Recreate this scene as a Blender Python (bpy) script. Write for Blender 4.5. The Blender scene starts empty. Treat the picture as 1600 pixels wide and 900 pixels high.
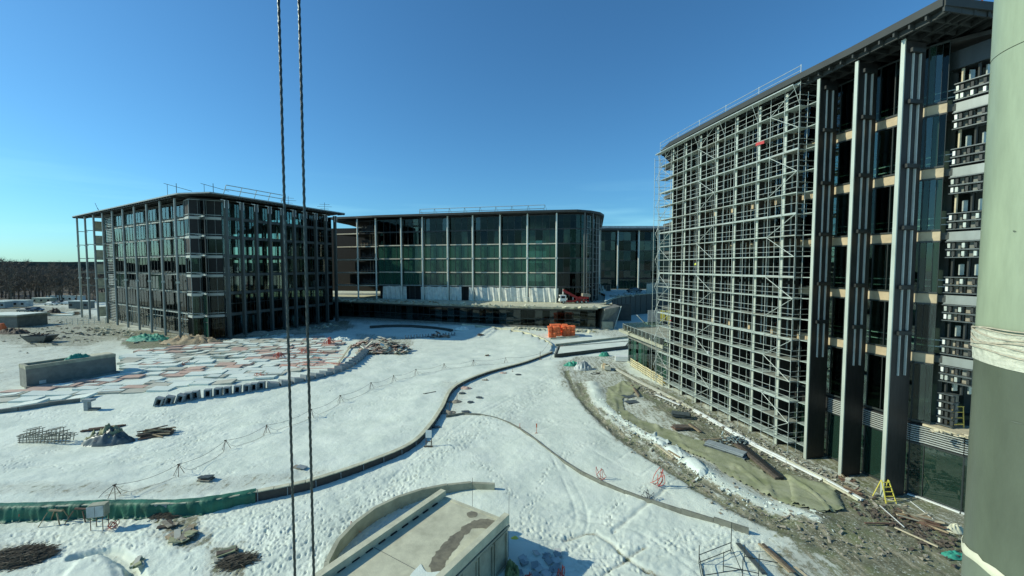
import bpy, math, random
import numpy as np
from mathutils import Matrix, Vector
random.seed(7)
rng = np.random.default_rng(7)
S = bpy.context.scene
COL = S.collection

# ------------------------------------------------------------------ camera, sky, sun, exposure
F, PYC, H = 650.0, 34.0, 18.0            # focal length (px of 1600), horizon offset, eye height
PITCH = math.atan(PYC / F)
cd = bpy.data.cameras.new('camera'); cam = bpy.data.objects.new('camera', cd); COL.objects.link(cam)
cam.location = (0, 0, H); cam.rotation_euler = (math.pi/2 - PITCH, 0, 0)
cd.sensor_width = 36; cd.lens = F/1600*36; cd.clip_start = 0.05; cd.clip_end = 9000
S.camera = cam
SUN_EL = math.radians(31); SUN_AZ = math.radians(-92)      # azimuth from +Y, clockwise positive: sun stands to the left
W = bpy.data.worlds.new('World'); S.world = W; W.use_nodes = True
wn = W.node_tree; wn.nodes.clear()
wo = wn.nodes.new('ShaderNodeOutputWorld'); wb = wn.nodes.new('ShaderNodeBackground')
sky = wn.nodes.new('ShaderNodeTexSky'); sky.sky_type = 'NISHITA'; sky.sun_disc = False
sky.sun_elevation = SUN_EL; sky.sun_rotation = SUN_AZ
sky.altitude = 0; sky.air_density = 1.0; sky.dust_density = 0.5; sky.ozone_density = 6.0
wb.inputs[1].default_value = 0.145
tc = wn.nodes.new('ShaderNodeTexCoord')                     # thin veil of cirrus low over the horizon
sp = wn.nodes.new('ShaderNodeSeparateXYZ'); wn.links.new(tc.outputs['Generated'], sp.inputs[0])
mp = wn.nodes.new('ShaderNodeMapping'); mp.inputs['Scale'].default_value = (1.6, 1.6, 16)
wn.links.new(tc.outputs['Generated'], mp.inputs[0])
nz = wn.nodes.new('ShaderNodeTexNoise'); nz.inputs['Scale'].default_value = 1.3; nz.inputs['Detail'].default_value = 7
wn.links.new(mp.outputs[0], nz.inputs[0])
r1 = wn.nodes.new('ShaderNodeMapRange'); r1.inputs[1].default_value = .50; r1.inputs[2].default_value = .74
wn.links.new(nz.outputs[0], r1.inputs[0])
r2 = wn.nodes.new('ShaderNodeMapRange'); r2.inputs[1].default_value = .20; r2.inputs[2].default_value = .08
wn.links.new(sp.outputs[2], r2.inputs[0])
mu = wn.nodes.new('ShaderNodeMath'); mu.operation = 'MULTIPLY'
wn.links.new(r1.outputs[0], mu.inputs[0]); wn.links.new(r2.outputs[0], mu.inputs[1])
mu2 = wn.nodes.new('ShaderNodeMath'); mu2.operation = 'MULTIPLY'; mu2.inputs[1].default_value = .6
wn.links.new(mu.outputs[0], mu2.inputs[0])
mx = wn.nodes.new('ShaderNodeMix'); mx.data_type = 'RGBA'; mx.inputs[7].default_value = (6.4, 7.6, 8.0, 1)
wn.links.new(mu2.outputs[0], mx.inputs[0]); wn.links.new(sky.outputs[0], mx.inputs[6])
tn = wn.nodes.new("ShaderNodeMix"); tn.data_type = "RGBA"; tn.blend_type = "MULTIPLY"; tn.inputs[0].default_value = 1; tn.inputs[7].default_value = (.53, .92, 1.0, 1)   # the green cast of the window glass
wn.links.new(mx.outputs[2], tn.inputs[6]); wn.links.new(tn.outputs[2], wb.inputs[0]); wn.links.new(wb.outputs[0], wo.inputs[0])
sl = bpy.data.lights.new('sun', 'SUN'); sun = bpy.data.objects.new('sun', sl); COL.objects.link(sun)
sl.energy = 4.2; sl.angle = math.radians(.5); sl.color = (1.0, .985, .80)
sdir = Vector((math.sin(SUN_AZ)*math.cos(SUN_EL), math.cos(SUN_AZ)*math.cos(SUN_EL), math.sin(SUN_EL)))
sun.rotation_euler = sdir.to_track_quat('Z', 'Y').to_euler()
sun.location = (-60, 20, 80)
vs = S.view_settings; S.display_settings.display_device = 'sRGB'
vs.view_transform = 'Standard'; vs.look = 'None'; vs.exposure = 0.0; vs.gamma = 1
S.cycles.max_bounces = 8; S.cycles.transparent_max_bounces = 24; S.cycles.diffuse_bounces = 3
S.cycles.glossy_bounces = 3; S.cycles.caustics_reflective = False; S.cycles.caustics_refractive = False

def G(px, py, z=0.0):
    """where the sight line through a measured point of the photograph meets height z (survey helper)"""
    x = (px-800)/F; y = -(py-450)/F
    dy = math.cos(PITCH)+y*math.sin(PITCH); dz = -math.sin(PITCH)+y*math.cos(PITCH)
    t = (z-H)/dz
    return (x*t, dy*t)

# ------------------------------------------------------------------ materials
MATS = {}
def mat(name, col, rough=.7, metal=0., var=.25, scale=1.5, bump=.0, bscale=None, col2=None, stretch=(1, 1, 1), spec=.5, detail=6):
    m = bpy.data.materials.new(name); m.use_nodes = True; nt = m.node_tree; b = nt.nodes['Principled BSDF']
    b.inputs['Roughness'].default_value = rough; b.inputs['Metallic'].default_value = metal
    b.inputs['Specular IOR Level'].default_value = spec
    geo = nt.nodes.new('ShaderNodeNewGeometry'); mpn = nt.nodes.new('ShaderNodeMapping'); mpn.inputs['Scale'].default_value = stretch
    nt.links.new(geo.outputs['Position'], mpn.inputs[0])
    n = nt.nodes.new('ShaderNodeTexNoise'); n.inputs['Scale'].default_value = scale; n.inputs['Detail'].default_value = detail; n.inputs['Roughness'].default_value = .65
    nt.links.new(mpn.outputs[0], n.inputs[0])
    rp = nt.nodes.new('ShaderNodeMapRange'); rp.inputs[1].default_value = .3; rp.inputs[2].default_value = .7
    nt.links.new(n.outputs[0], rp.inputs[0])
    mix = nt.nodes.new('ShaderNodeMix'); mix.data_type = 'RGBA'
    c2 = col2 or tuple(min(1, c*(1+var)) for c in col); c1 = tuple(c*(1-var) for c in col) if not col2 else col
    mix.inputs[6].default_value = (*c1, 1); mix.inputs[7].default_value = (*c2, 1)
    nt.links.new(rp.outputs[0], mix.inputs[0]); nt.links.new(mix.outputs[2], b.inputs['Base Color'])
    if bump:
        n2 = nt.nodes.new('ShaderNodeTexNoise'); n2.inputs['Scale'].default_value = bscale or scale*6; n2.inputs['Detail'].default_value = 5
        nt.links.new(mpn.outputs[0], n2.inputs[0])
        bp = nt.nodes.new('ShaderNodeBump'); bp.inputs['Strength'].default_value = bump; bp.inputs['Distance'].default_value = .05
        nt.links.new(n2.outputs[0], bp.inputs['Height']); nt.links.new(bp.outputs[0], b.inputs['Normal'])
    MATS[name] = m
    return m
def glass(name, tint, refl=1.5, rough=.015, base=None, boost=.06, g=.85):
    """thin architectural glazing: tinted see-through + mirror by Fresnel"""
    m = bpy.data.materials.new(name); m.use_nodes = True; nt = m.node_tree; nt.nodes.clear()
    o = nt.nodes.new('ShaderNodeOutputMaterial'); tr = nt.nodes.new('ShaderNodeBsdfTransparent'); tr.inputs[0].default_value = (*tint, 1)
    gl = nt.nodes.new('ShaderNodeBsdfGlossy'); gl.inputs['Roughness'].default_value = rough; gl.inputs[0].default_value = (g, g*1.08, g*1.04, 1)
    fr = nt.nodes.new('ShaderNodeFresnel'); fr.inputs[0].default_value = refl
    ad = nt.nodes.new('ShaderNodeMath'); ad.inputs[1].default_value = boost; ad.use_clamp = True
    geo = nt.nodes.new('ShaderNodeNewGeometry'); n = nt.nodes.new('ShaderNodeTexNoise'); n.inputs['Scale'].default_value = .35; n.inputs['Detail'].default_value = 1
    nt.links.new(geo.outputs['Position'], n.inputs[0])
    bp = nt.nodes.new('ShaderNodeBump'); bp.inputs['Strength'].default_value = .12; bp.inputs['Distance'].default_value = .04
    nt.links.new(n.outputs[0], bp.inputs['Height']); nt.links.new(bp.outputs[0], gl.inputs['Normal'])
    nt.links.new(fr.outputs[0], ad.inputs[0])
    mix = nt.nodes.new('ShaderNodeMixShader'); nt.links.new(ad.outputs[0], mix.inputs[0])
    src = tr.outputs[0]
    if base:
        df = nt.nodes.new('ShaderNodeBsdfDiffuse'); df.inputs[0].default_value = (*base, 1)
        m2 = nt.nodes.new('ShaderNodeMixShader'); m2.inputs[0].default_value = .6
        nt.links.new(tr.outputs[0], m2.inputs[1]); nt.links.new(df.outputs[0], m2.inputs[2]); src = m2.outputs[0]
    nt.links.new(src, mix.inputs[1]); nt.links.new(gl.outputs[0], mix.inputs[2]); nt.links.new(mix.outputs[0], o.inputs[0])
    MATS[name] = m
    return m
mat('concrete', (.33, .335, .245), .85, var=.32, scale=.8, bump=.25, bscale=9)
mat('concrete_dark', (.17, .18, .155), .85, var=.3, scale=.8, bump=.25, bscale=9)
mat('concrete_light', (.53, .52, .37), .85, var=.24, scale=.9, bump=.25, bscale=12, detail=12)
mat('wet_concrete', (.20, .18, .12), .5, var=.35, scale=2.5)
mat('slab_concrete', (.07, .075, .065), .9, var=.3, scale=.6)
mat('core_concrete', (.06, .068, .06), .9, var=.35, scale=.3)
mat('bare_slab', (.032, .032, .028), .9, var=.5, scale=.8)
mat('snow', (.68, .75, .66), .75, var=.05, scale=3, bump=.5, bscale=14)
mat('dark_metal', (.028, .032, .03), .42, .0, var=.35, scale=1.1, stretch=(1, 1, .25))
mat('fin_metal', (.020, .019, .017), .5, .0, var=.5, scale=2.2, stretch=(3, 3, .35))
mat('flange_metal', (.46, .50, .42), .4, .2, var=.15, scale=1.0, stretch=(1, 1, .3))
mat('rod_metal', (.55, .58, .52), .35, .1, var=.12)
mat('column_metal', (.24, .27, .25), .45, .2, var=.18, scale=1.0, stretch=(1, 1, .3))
mat('post_metal', (.075, .088, .08), .5, .1, var=.25, scale=.8, stretch=(1, 1, .3))
mat('roof_metal', (.05, .058, .055), .5, .2, var=.3, scale=.5)
mat('fascia', (.028, .034, .032), .7, .0, var=.2, scale=.5)
mat('galvanised', (.46, .51, .46), .42, .3, var=.15, scale=3)
mat('deck_board', (.34, .40, .35), .7, var=.25, scale=1.5, bump=.2)
mat('deck_worn', (.24, .25, .20), .8, var=.4, scale=2, bump=.2)
mat('mullion', (.03, .04, .037), .5, .1, var=.2)
mat('mullion_light', (.26, .31, .29), .5, .1, var=.2)
mat('spandrel', (.40, .43, .38), .6, var=.12, scale=1)
mat('beige_panel', (.46, .37, .23), .6, var=.2, scale=1.2)
mat('beige_grey', (.58, .55, .43), .6, var=.25, scale=1.0)
mat('louvre', (.5, .54, .5), .5, .2, var=.1)
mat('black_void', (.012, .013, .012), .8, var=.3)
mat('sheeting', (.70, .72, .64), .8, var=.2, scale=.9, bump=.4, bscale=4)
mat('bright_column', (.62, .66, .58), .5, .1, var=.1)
mat('grey_tarp', (.46, .49, .46), .8, var=.25, scale=.9, bump=.4, bscale=4)
mat('green_tarp', (.018, .13, .075), .6, var=.45, scale=.8, bump=.5, bscale=7)
mat('green_net', (.04, .28, .19), .7, var=.4, scale=2)
mat('geotextile', (.215, .24, .115), .85, col2=(.36, .37, .24), scale=.7, bump=.5, bscale=3)
mat('orange_bag', (.80, .17, .05), .6, var=.25, scale=1.5, bump=.3, bscale=4)
mat('foam_pink', (.52, .37, .29), .8, var=.18, scale=.8, bump=.2)
mat('foam_cream', (.46, .46, .37), .8, var=.15, scale=.8, bump=.2)
mat('wood', (.32, .25, .15), .8, var=.35, scale=3, stretch=(1, 1, 1), bump=.2)
mat('wood_pale', (.52, .46, .31), .8, var=.25, scale=3)
mat('wood_dark', (.10, .08, .06), .85, var=.5, scale=3)
mat('twig', (.125, .105, .08), .9, var=.4, scale=.5)
mat('rust', (.15, .09, .06), .8, var=.4, scale=3)
mat('red_hose', (.50, .07, .04), .5, var=.25, scale=4)
mat('orange_hose', (.55, .2, .13), .6, var=.3, scale=4)
mat('black_cable', (.025, .028, .028), .5, var=.3, scale=4)
mat('white_paint', (.72, .75, .70), .55, var=.1, scale=2)
mat('yellow_paint', (.62, .44, .08), .5, var=.2, scale=3)
mat('yellow_bright', (.72, .62, .10), .5, var=.15, scale=3)
mat('cream_rail', (.62, .55, .33), .6, var=.2, scale=2)
mat('blue_scrap', (.22, .30, .30), .5, .3, var=.35, scale=4)
mat('steel_plate', (.10, .12, .12), .45, .3, var=.3, scale=2)
mat('stone', (.27, .245, .185), .9, var=.4, scale=2.5)
mat('green_stone', (.16, .2, .08), .9, var=.5, scale=2)
mat('kerb_grey', (.17, .175, .14), .85, var=.35, scale=1.2)
mat('precast', (.26, .30, .30), .85, var=.2, scale=2, bump=.2)
mat('skin', (.45, .28, .2), .6)
mat('hi_vis', (.65, .7, .08), .6)
mat('navy_cloth', (.03, .035, .05), .8)
mat('red_cloth', (.45, .05, .05), .8)
mat('helmet_white', (.75, .75, .7), .4)
mat('truck_red', (.30, .02, .02), .4)
mat('car_blue', (.10, .14, .16), .25, .3)
mat('rubber', (.02, .02, .02), .8)
mat('rope_steel', (.045, .06, .06), .35, .75, var=.4, scale=60)
mat('crane_red', (.5, .1, .1), .5)
mat('brush', (.12, .10, .07), .9, var=.5, scale=3)
mat('tape_white', (.50, .51, .40), .55, var=.15, scale=9, bump=.5, bscale=30)
mat('string', (.42, .38, .28), .8, var=.3, scale=30)
mat('far_forest', (.035, .045, .04), .95, var=.3, scale=.01)
glass('glass_clear', (.60, .72, .67), 1.5, boost=.02)
glass('glass_dark', (.30, .40, .36), 1.45, boost=.0, g=.6)
glass('glass_green', (.50, .68, .60), 1.5, base=(.04, .125, .085), boost=.0, g=.7)
glass('glass_green_deep', (.35, .5, .43), 1.5, base=(.028, .065, .048), boost=.0, g=.7)
glass('glass_podium', (.22, .34, .31), 1.5, base=(.012, .025, .022), boost=.02)
glass('glass_court', (.34, .46, .40), 1.5, base=(.02, .05, .036), boost=.05, g=.9)
glass('film', (.75, .85, .85), 1.3, base=(.3, .4, .42), boost=.02)

# ------------------------------------------------------------------ object helpers
WM = {}
def _reg(o, parent, M):
    COL.objects.link(o)
    if parent is not None:
        o.parent = parent; o.matrix_parent_inverse = WM[parent.name].inverted_safe()
    o.matrix_basis = M; WM[o.name] = M.copy()
    return o
def tag(o, label=None, cat=None, group=None, kind=None):
    if label: o['label'] = label
    if cat: o['category'] = cat
    if group: o['group'] = group
    if kind: o['kind'] = kind
    return o
def thing(name, label, cat, loc=(0, 0, 0), group=None):
    loc = tuple(loc) if len(loc) == 3 else (*loc, 0)
    o = bpy.data.objects.new(name, None); o.empty_display_size = .5
    _reg(o, None, Matrix.Translation(loc)); tag(o, label, cat, group)
    return o
UNIT = {}
def unit(kind, m):
    k = (kind, m)
    if k in UNIT: return UNIT[k]
    me = bpy.data.meshes.new(kind)
    if kind == 'box':
        v = [(x, y, z) for x in (-.5, .5) for y in (-.5, .5) for z in (-.5, .5)]
        f = [(0, 1, 3, 2), (4, 6, 7, 5), (0, 4, 5, 1), (2, 3, 7, 6), (0, 2, 6, 4), (1, 5, 7, 3)]
        me.from_pydata(v, [], f)
    else:
        n = {'rod': 6, 'tube': 16}[kind]; v = []; f = []
        for x in (-.5, .5):
            for i in range(n):
                a = 2*math.pi*i/n; v.append((x, math.cos(a), math.sin(a)))
        for i in range(n): j = (i+1) % n; f.append((i, i+n, j+n, j))
        f.append(tuple(range(n))); f.append(tuple(range(2*n-1, n-1, -1)))
        me.from_pydata(v, [], f)
        for p in me.polygons: p.use_smooth = len(p.vertices) == 4
    me.materials.append(MATS[m]); UNIT[k] = me
    return me
def frame_of(a, b, up=(0, 0, 1)):
    a = Vector(a); b = Vector(b); d = b-a; L = d.length or 1e-6; x = d/L; u = Vector(up)
    if abs(x.dot(u)) > .99: u = Vector((0, 1, 0))
    y = u.cross(x).normalized(); z = x.cross(y)
    R = Matrix((x, y, z)).transposed().to_4x4()
    return Matrix.Translation((a+b)/2) @ R, L
def bar(name, a, b, w, h, m, parent=None, up=(0, 0, 1)):
    M, L = frame_of(a, b, up)
    return _reg(bpy.data.objects.new(name, unit('box', m)), parent, M @ Matrix.Diagonal((L, w, h, 1)))
def rod(name, a, b, r, m, parent=None, kind='rod'):
    M, L = frame_of(a, b)
    return _reg(bpy.data.objects.new(name, unit(kind, m)), parent, M @ Matrix.Diagonal((L, r, r, 1)))
def block(name, c, s, m, parent=None, rz=0., rx=0., ry=0.):
    M = Matrix.Translation(c) @ Matrix.Rotation(rz, 4, 'Z') @ Matrix.Rotation(rx, 4, 'X') @ Matrix.Rotation(ry, 4, 'Y') @ Matrix.Diagonal((*s, 1))
    return _reg(bpy.data.objects.new(name, unit('box', m)), parent, M)
class MB:
    def __init__(s): s.v = []; s.f = []
    def add(s, vs, fs):
        n = len(s.v); s.v += [tuple(p) for p in vs]; s.f += [tuple(i+n for i in f) for f in fs]; return s
    def box(s, c, d, rz=0., rx=0., ry=0.):
        M = Matrix.Translation(c) @ Matrix.Rotation(rz, 4, 'Z') @ Matrix.Rotation(rx, 4, 'X') @ Matrix.Rotation(ry, 4, 'Y')
        vs = [M @ Vector((x*d[0]/2, y*d[1]/2, z*d[2]/2)) for x in (-1, 1) for y in (-1, 1) for z in (-1, 1)]
        return s.add(vs, [(0, 1, 3, 2), (4, 6, 7, 5), (0, 4, 5, 1), (2, 3, 7, 6), (0, 2, 6, 4), (1, 5, 7, 3)])
    def bar(s, a, b, w, h, up=(0, 0, 1)):
        M, L = frame_of(a, b, up)
        vs = [M @ Vector((x*L/2, y*w/2, z*h/2)) for x in (-1, 1) for y in (-1, 1) for z in (-1, 1)]
        return s.add(vs, [(0, 1, 3, 2), (4, 6, 7, 5), (0, 4, 5, 1), (2, 3, 7, 6), (0, 2, 6, 4), (1, 5, 7, 3)])
    def path(s, pts, r, n=6, r2=None):
        pts = [Vector(p) for p in pts]; k = len(pts); vs = []
        for i, p in enumerate(pts):
            d = (pts[min(i+1, k-1)]-pts[max(i-1, 0)]).normalized(); u = Vector((0, 0, 1)) if abs(d.z) < .95 else Vector((0, 1, 0))
            a = u.cross(d).normalized(); b = d.cross(a); rr = r if r2 is None else r+(r2-r)*i/(k-1)
            for j in range(n):
                t = 2*math.pi*j/n; vs.append(p+(a*math.cos(t)+b*math.sin(t))*rr)
        fs = [(i*n+j, i*n+(j+1) % n, (i+1)*n+(j+1) % n, (i+1)*n+j) for i in range(k-1) for j in range(n)]
        fs += [tuple(range(n-1, -1, -1)), tuple((k-1)*n+j for j in range(n))]
        return s.add(vs, fs)
    def prism(s, poly, z0, z1):
        n = len(poly); vs = [(*p[:2], z0) for p in poly]+[(*p[:2], z1) for p in poly]
        a = sum(poly[i][0]*poly[(i+1) % n][1]-poly[(i+1) % n][0]*poly[i][1] for i in range(n))
        if a < 0: vs = [(*p[:2], z0) for p in poly[::-1]]+[(*p[:2], z1) for p in poly[::-1]]
        return s.add(vs, [tuple(range(n-1, -1, -1)), tuple(range(n, 2*n))]+[(i, (i+1) % n, n+(i+1) % n, n+i) for i in range(n)])
    def build(s, name, m, parent=None, smooth=False, M=None):
        me = bpy.data.meshes.new(name); me.from_pydata(s.v, [], s.f); me.materials.append(MATS[m])
        if smooth: me.polygons.foreach_set('use_smooth', [True]*len(me.polygons))
        me.update()
        return _reg(bpy.data.objects.new(name, me), parent, M or Matrix.Identity(4))
def copy_thing(root, M, label, group=None):
    """copy a thing with its parts (and theirs); M moves it"""
    r = root.copy(); COL.objects.link(r); r.matrix_basis = M; WM[r.name] = M.copy(); r['label'] = label
    if group: r['group'] = group
    for ch in root.children:
        c = ch.copy(); COL.objects.link(c); c.parent = r
        for g in ch.children:
            d = g.copy(); COL.objects.link(d); d.parent = c
    return r
def smooth_path(pts, per=8):
    P = [np.array(p, float) for p in pts]; P = [2*P[0]-P[1]]+P+[2*P[-1]-P[-2]]; out = []
    for i in range(1, len(P)-2):
        for k in range(per):
            t = k/per; a, b, c, d = P[i-1:i+3]
            out.append(.5*((2*b)+(-a+c)*t+(2*a-5*b+4*c-d)*t*t+(-a+3*b-3*c+d)*t**3))
    out.append(P[-2]); return np.array(out)
def resample(P, step):
    P = np.array(P); seg = np.linalg.norm(np.diff(P[:, :2], axis=0), axis=1); s = np.concatenate([[0], np.cumsum(seg)])
    n = max(2, int(round(s[-1]/step))+1); t = np.linspace(0, s[-1], n)
    return np.stack([np.interp(t, s, P[:, k]) for k in range(P.shape[1])], 1), t
ORD = ['first', 'second', 'third', 'fourth', 'fifth', 'sixth', 'seventh', 'eighth', 'ninth', 'tenth', 'eleventh', 'twelfth', 'thirteenth', 'fourteenth', 'fifteenth', 'sixteenth', 'seventeenth', 'eighteenth', 'nineteenth', 'twentieth']

# ------------------------------------------------------------------ terrain
TAB = rng.random((256, 256))
def vnoise(x, y, sc, seed=0):
    x = np.asarray(x, float)/sc+seed*17.3; y = np.asarray(y, float)/sc+seed*9.1
    xi = np.floor(x).astype(int); yi = np.floor(y).astype(int); fx = x-xi; fy = y-yi
    fx = fx*fx*(3-2*fx); fy = fy*fy*(3-2*fy)
    a = TAB[xi % 256, yi % 256]; b = TAB[(xi+1) % 256, yi % 256]; c = TAB[xi % 256, (yi+1) % 256]; d = TAB[(xi+1) % 256, (yi+1) % 256]
    return (a*(1-fx)+b*fx)*(1-fy)+(c*(1-fx)+d*fx)*fy-.5
def inpoly(x, y, poly):
    c = np.zeros(np.shape(x), bool); n = len(poly)
    for i in range(n):
        x0, y0 = poly[i][:2]; x1, y1 = poly[(i+1) % n][:2]
        if y0 == y1: continue
        k = (y0 > y) != (y1 > y); c ^= k & (x < (x1-x0)*(y-y0)/(y1-y0)+x0)
    return c
def pdist(x, y, P, want_t=False):
    """distance to polyline P (n,2+) and the third column interpolated at the nearest point"""
    best = np.full(np.shape(x), 1e9); val = np.zeros(np.shape(x))
    for i in range(len(P)-1):
        ax, ay = P[i][:2]; bx, by = P[i+1][:2]; dx, dy = bx-ax, by-ay; L2 = dx*dx+dy*dy+1e-9
        t = np.clip(((x-ax)*dx+(y-ay)*dy)/L2, 0, 1); d = np.hypot(x-ax-t*dx, y-ay-t*dy); k = d < best
        best = np.where(k, d, best)
        if want_t: val = np.where(k, P[i][2]*(1-t)+P[i+1][2]*t, val)
    return (best, val) if want_t else best
wallpx = [(-330, 806, .85), (-150, 810, .85), (0, 811, .85), (150, 805, .8), (300, 801, .78), (400, 782, .68), (455, 770, .62), (485, 762, .58), (570, 732, .5), (640, 701, .44), (670, 672, .42), (690, 642, .4), (710, 608, .38), (760, 585, .35), (820, 568, .3), (862, 552, .3)]
WALL = smooth_path([(*G(a, b), h) for a, b, h in wallpx], 8)
arcpx = [(862, 552, .4), (861, 541, .5), (845, 531, .6), (815, 522, .7), (770, 515, .7), (722, 510, .7)]
ARC = smooth_path([(*G(a, b), h) for a, b, h in arcpx], 8)
TERR = [tuple(p[:2]) for p in WALL]+[tuple(p[:2]) for p in ARC]+[(-60, 133), (-150, 130), (-150, 40)]
def sstep(a, b, t): t = np.clip((t-a)/(b-a), 0, 1); return t*t*(3-2*t)
BERM = smooth_path([(*G(a, b), .55) for a, b in [(925, 600), (935, 625), (965, 655), (1010, 682), (1060, 712), (1120, 750), (1190, 785), (1270, 812)]], 5)
def T(x, y):
    x = np.asarray(x, float); y = np.asarray(y, float)
    z = np.zeros(np.broadcast(x, y).shape)
    near = (y < 130)
    ins = inpoly(x, y, TERR)
    d, h = pdist(x, y, WALL, True)
    z = z+np.where(ins & near, h*(1-sstep(2.5, 12, d)), 0)
    d2, h2 = pdist(x, y, ARC, True)
    z = np.maximum(z, np.where(ins & near, h2*(1-sstep(2, 12, d2)), 0))
    calm = sstep(0, 3, np.minimum(d, d2))
    fade = 1-sstep(60, 140, y)
    right = sstep(20, 26, x-.0*y)           # keep the foot of the right-hand building level
    z = z+fade*calm*(1-right)*(.34*vnoise(x, y, 7, 1)+.16*vnoise(x, y, 2.3, 2))
    db = pdist(x, y, BERM); z = z+.36*np.exp(-(db/1.2)**2)*(.8+.8*vnoise(x, y, 1.6, 5))
    return z
TGX = np.arange(-170, 75, .3); TGY = np.arange(14, 150, .3); TG = T(*np.meshgrid(TGX, TGY))
def tz(x, y):
    u = (x+170)/.3; v = (y-14)/.3; i = int(u); j = int(v)
    if not (0 <= i < len(TGX)-1 and 0 <= j < len(TGY)-1): return 0.
    u -= i; v -= j
    return float((TG[j, i]*(1-u)+TG[j, i+1]*u)*(1-v)+(TG[j+1, i]*(1-u)+TG[j+1, i+1]*u)*v)
def GT(px, py):
    """measured point on the real terrain"""
    z = 0.
    for _ in range(4):
        x, y = G(px, py, z); z = tz(x, y)
    return (x, y, z)
def poly_px(pts, z=0): return [G(a, b, z) for a, b in pts]

def build_ground():
    ys = [-30., -15., 0., 10.]; y = 17.
    while y < 95: ys.append(y); y *= 1.0042
    while y < 4500: ys.append(y); y *= 1.035
    ys = np.array(ys); NC = 1200; u = np.linspace(-1, 1, NC); hw = 1.36*np.maximum(ys, 10)+9
    X = hw[:, None]*u[None, :]; Y = np.repeat(ys[:, None], NC, 1); NR = len(ys)
    Z = T(X, Y)
    fade = 1-sstep(90, 170, Y)
    # rough relief of crusted, trodden snow
    fine = .035*vnoise(X, Y, .55, 7)+.018*vnoise(X, Y, .23, 8)
    # --- trodden zones
    tramp = np.zeros_like(X)
    zones = [[(430, 900), (470, 780), (560, 740), (640, 705), (690, 662), (760, 640), (870, 575), (905, 585), (800, 660), (700, 725), (560, 800), (490, 900)],
             [(0, 815), (400, 790), (480, 800), (440, 900), (-60, 905), (-60, 820)], [(180, 650), (330, 640), (380, 700), (260, 740), (150, 720)],
             [(1000, 860), (1120, 820), (1200, 850), (1180, 905), (980, 905)], [(820, 800), (900, 780), (1010, 800), (1080, 880), (900, 905), (840, 840)]]
    dx = 1.2*vnoise(X, Y, 2.2, 11); dy = 1.2*vnoise(X, Y, 2.2, 12)
    for zn in zones: tramp = np.maximum(tramp, inpoly(X+dx, Y+dy, poly_px(zn)).astype(float))
    fine = fine*(1+.55*tramp)+.04*tramp*vnoise(X*.9+Y*.6, (Y*.8-X*.5)*2.6, .38, 71)
    # --- mud and slush
    mud = np.zeros_like(X)
    def patch(pts, v, jit=1.0, s=1.5):
        P = poly_px(pts)
        for k in range(4):
            jx = jit*vnoise(X, Y, s, 20+k)*2+jit*.5*vnoise(X, Y, s/4, 40+k); jy = jit*vnoise(X, Y, s, 30+k)*2+jit*.5*vnoise(X, Y, s/4, 50+k)
            m = inpoly(X+jx, Y+jy, P); np.add(mud, v/4*m, out=mud)
    patch([(868, 568), (905, 556), (975, 556), (985, 600), (1045, 615), (1270, 735), (1420, 800), (1640, 870), (1640, 935), (1500, 910), (1330, 882), (1200, 835), (1090, 765), (1010, 712), (945, 668), (905, 632), (878, 600)], .40)
    patch([(960, 575), (1045, 606), (1280, 722), (1420, 790), (1640, 880), (1640, 930), (1400, 860), (1250, 770), (1130, 705), (1030, 640)], .5, .7)
    mud -= .55*np.exp(-(pdist(X, Y, BERM)/.65)**2)*(.6+.9*(vnoise(X, Y, .8, 91)+.5))
    patch([(1170, 850), (1330, 850), (1640, 880), (1640, 1000), (1300, 1000)], .45, 1.3)
    patch([(1230, 800), (1400, 790), (1640, 860), (1640, 960), (1330, 890)], .45, 1.2)
    patch([(-150, 470), (140, 470), (290, 530), (310, 545), (180, 545), (20, 610), (-150, 640)], .29, 5, 6)
    patch([(-150, 470), (100, 480), (230, 520), (120, 545), (-150, 520)], .2, 4, 4)
    patch([(190, 520), (540, 500), (560, 512), (460, 530), (300, 545), (200, 545)], .5, 2)
    patch([(-150, 770), (300, 768), (420, 748), (520, 738), (520, 750), (300, 790), (-150, 790)], .30, .8)
    patch([(-60, 850), (60, 845), (80, 880), (-60, 905)], .5, .8); patch([(235, 815), (320, 800), (330, 850), (290, 860)], .55, .8); patch([(325, 850), (385, 850), (390, 905), (330, 905)], .55, .8)
    patch([(690, 595), (735, 605), (725, 655), (690, 650)], .25, 1.2); patch([(555, 520), (650, 528), (640, 556), (560, 552)], .4, 1.5)
    patch([(530, 496), (940, 505), (985, 515), (980, 530), (850, 512), (700, 508), (530, 505)], .35, 1.5)
    for pl, wd, v in [([(905, 600), (925, 640), (975, 685), (1050, 735), (1130, 785), (1220, 825), (1330, 862), (1500, 890)], .45, .5), ([(940, 640), (1010, 690), (1090, 745), (1200, 805), (1330, 845)], .4, .35), ([(884, 580), (905, 620), (960, 668), (1010, 700)], .35, .4),
                      ([(880, 842), (930, 832), (975, 868), (1010, 893)], .16, .4), ([(1010, 893), (1045, 905)], .3, .4), ([(930, 905), (975, 875), (1010, 855)], .14, .35), ([(1040, 760), (1005, 790), (960, 830)], .2, .2)]:
        P = resample(smooth_path([G(a, b) for a, b in pl], 5), .8)[0]
        dd = pdist(X+.22*vnoise(X, Y, .9, 60), Y+.22*vnoise(X, Y, .9, 61), P)
        k = np.exp(-(dd/wd)**2); mud += v*k; Z -= .10*k
    # slab joints seen through the snow
    for a, b in [((905, 692), (1050, 770)), ((930, 668), (1065, 740)), ((960, 720), (1000, 690)), ((1000, 742), (1040, 712)), ((1035, 762), (1075, 735)), ((930, 700), (965, 678)), ((800, 690), (905, 645))]:
        dd = pdist(X, Y, np.array([G(*a), G(*b)])); k = np.exp(-(dd/.10)**2); Z -= .07*k*(.4+vnoise(X, Y, 1.1, 77))
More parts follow.
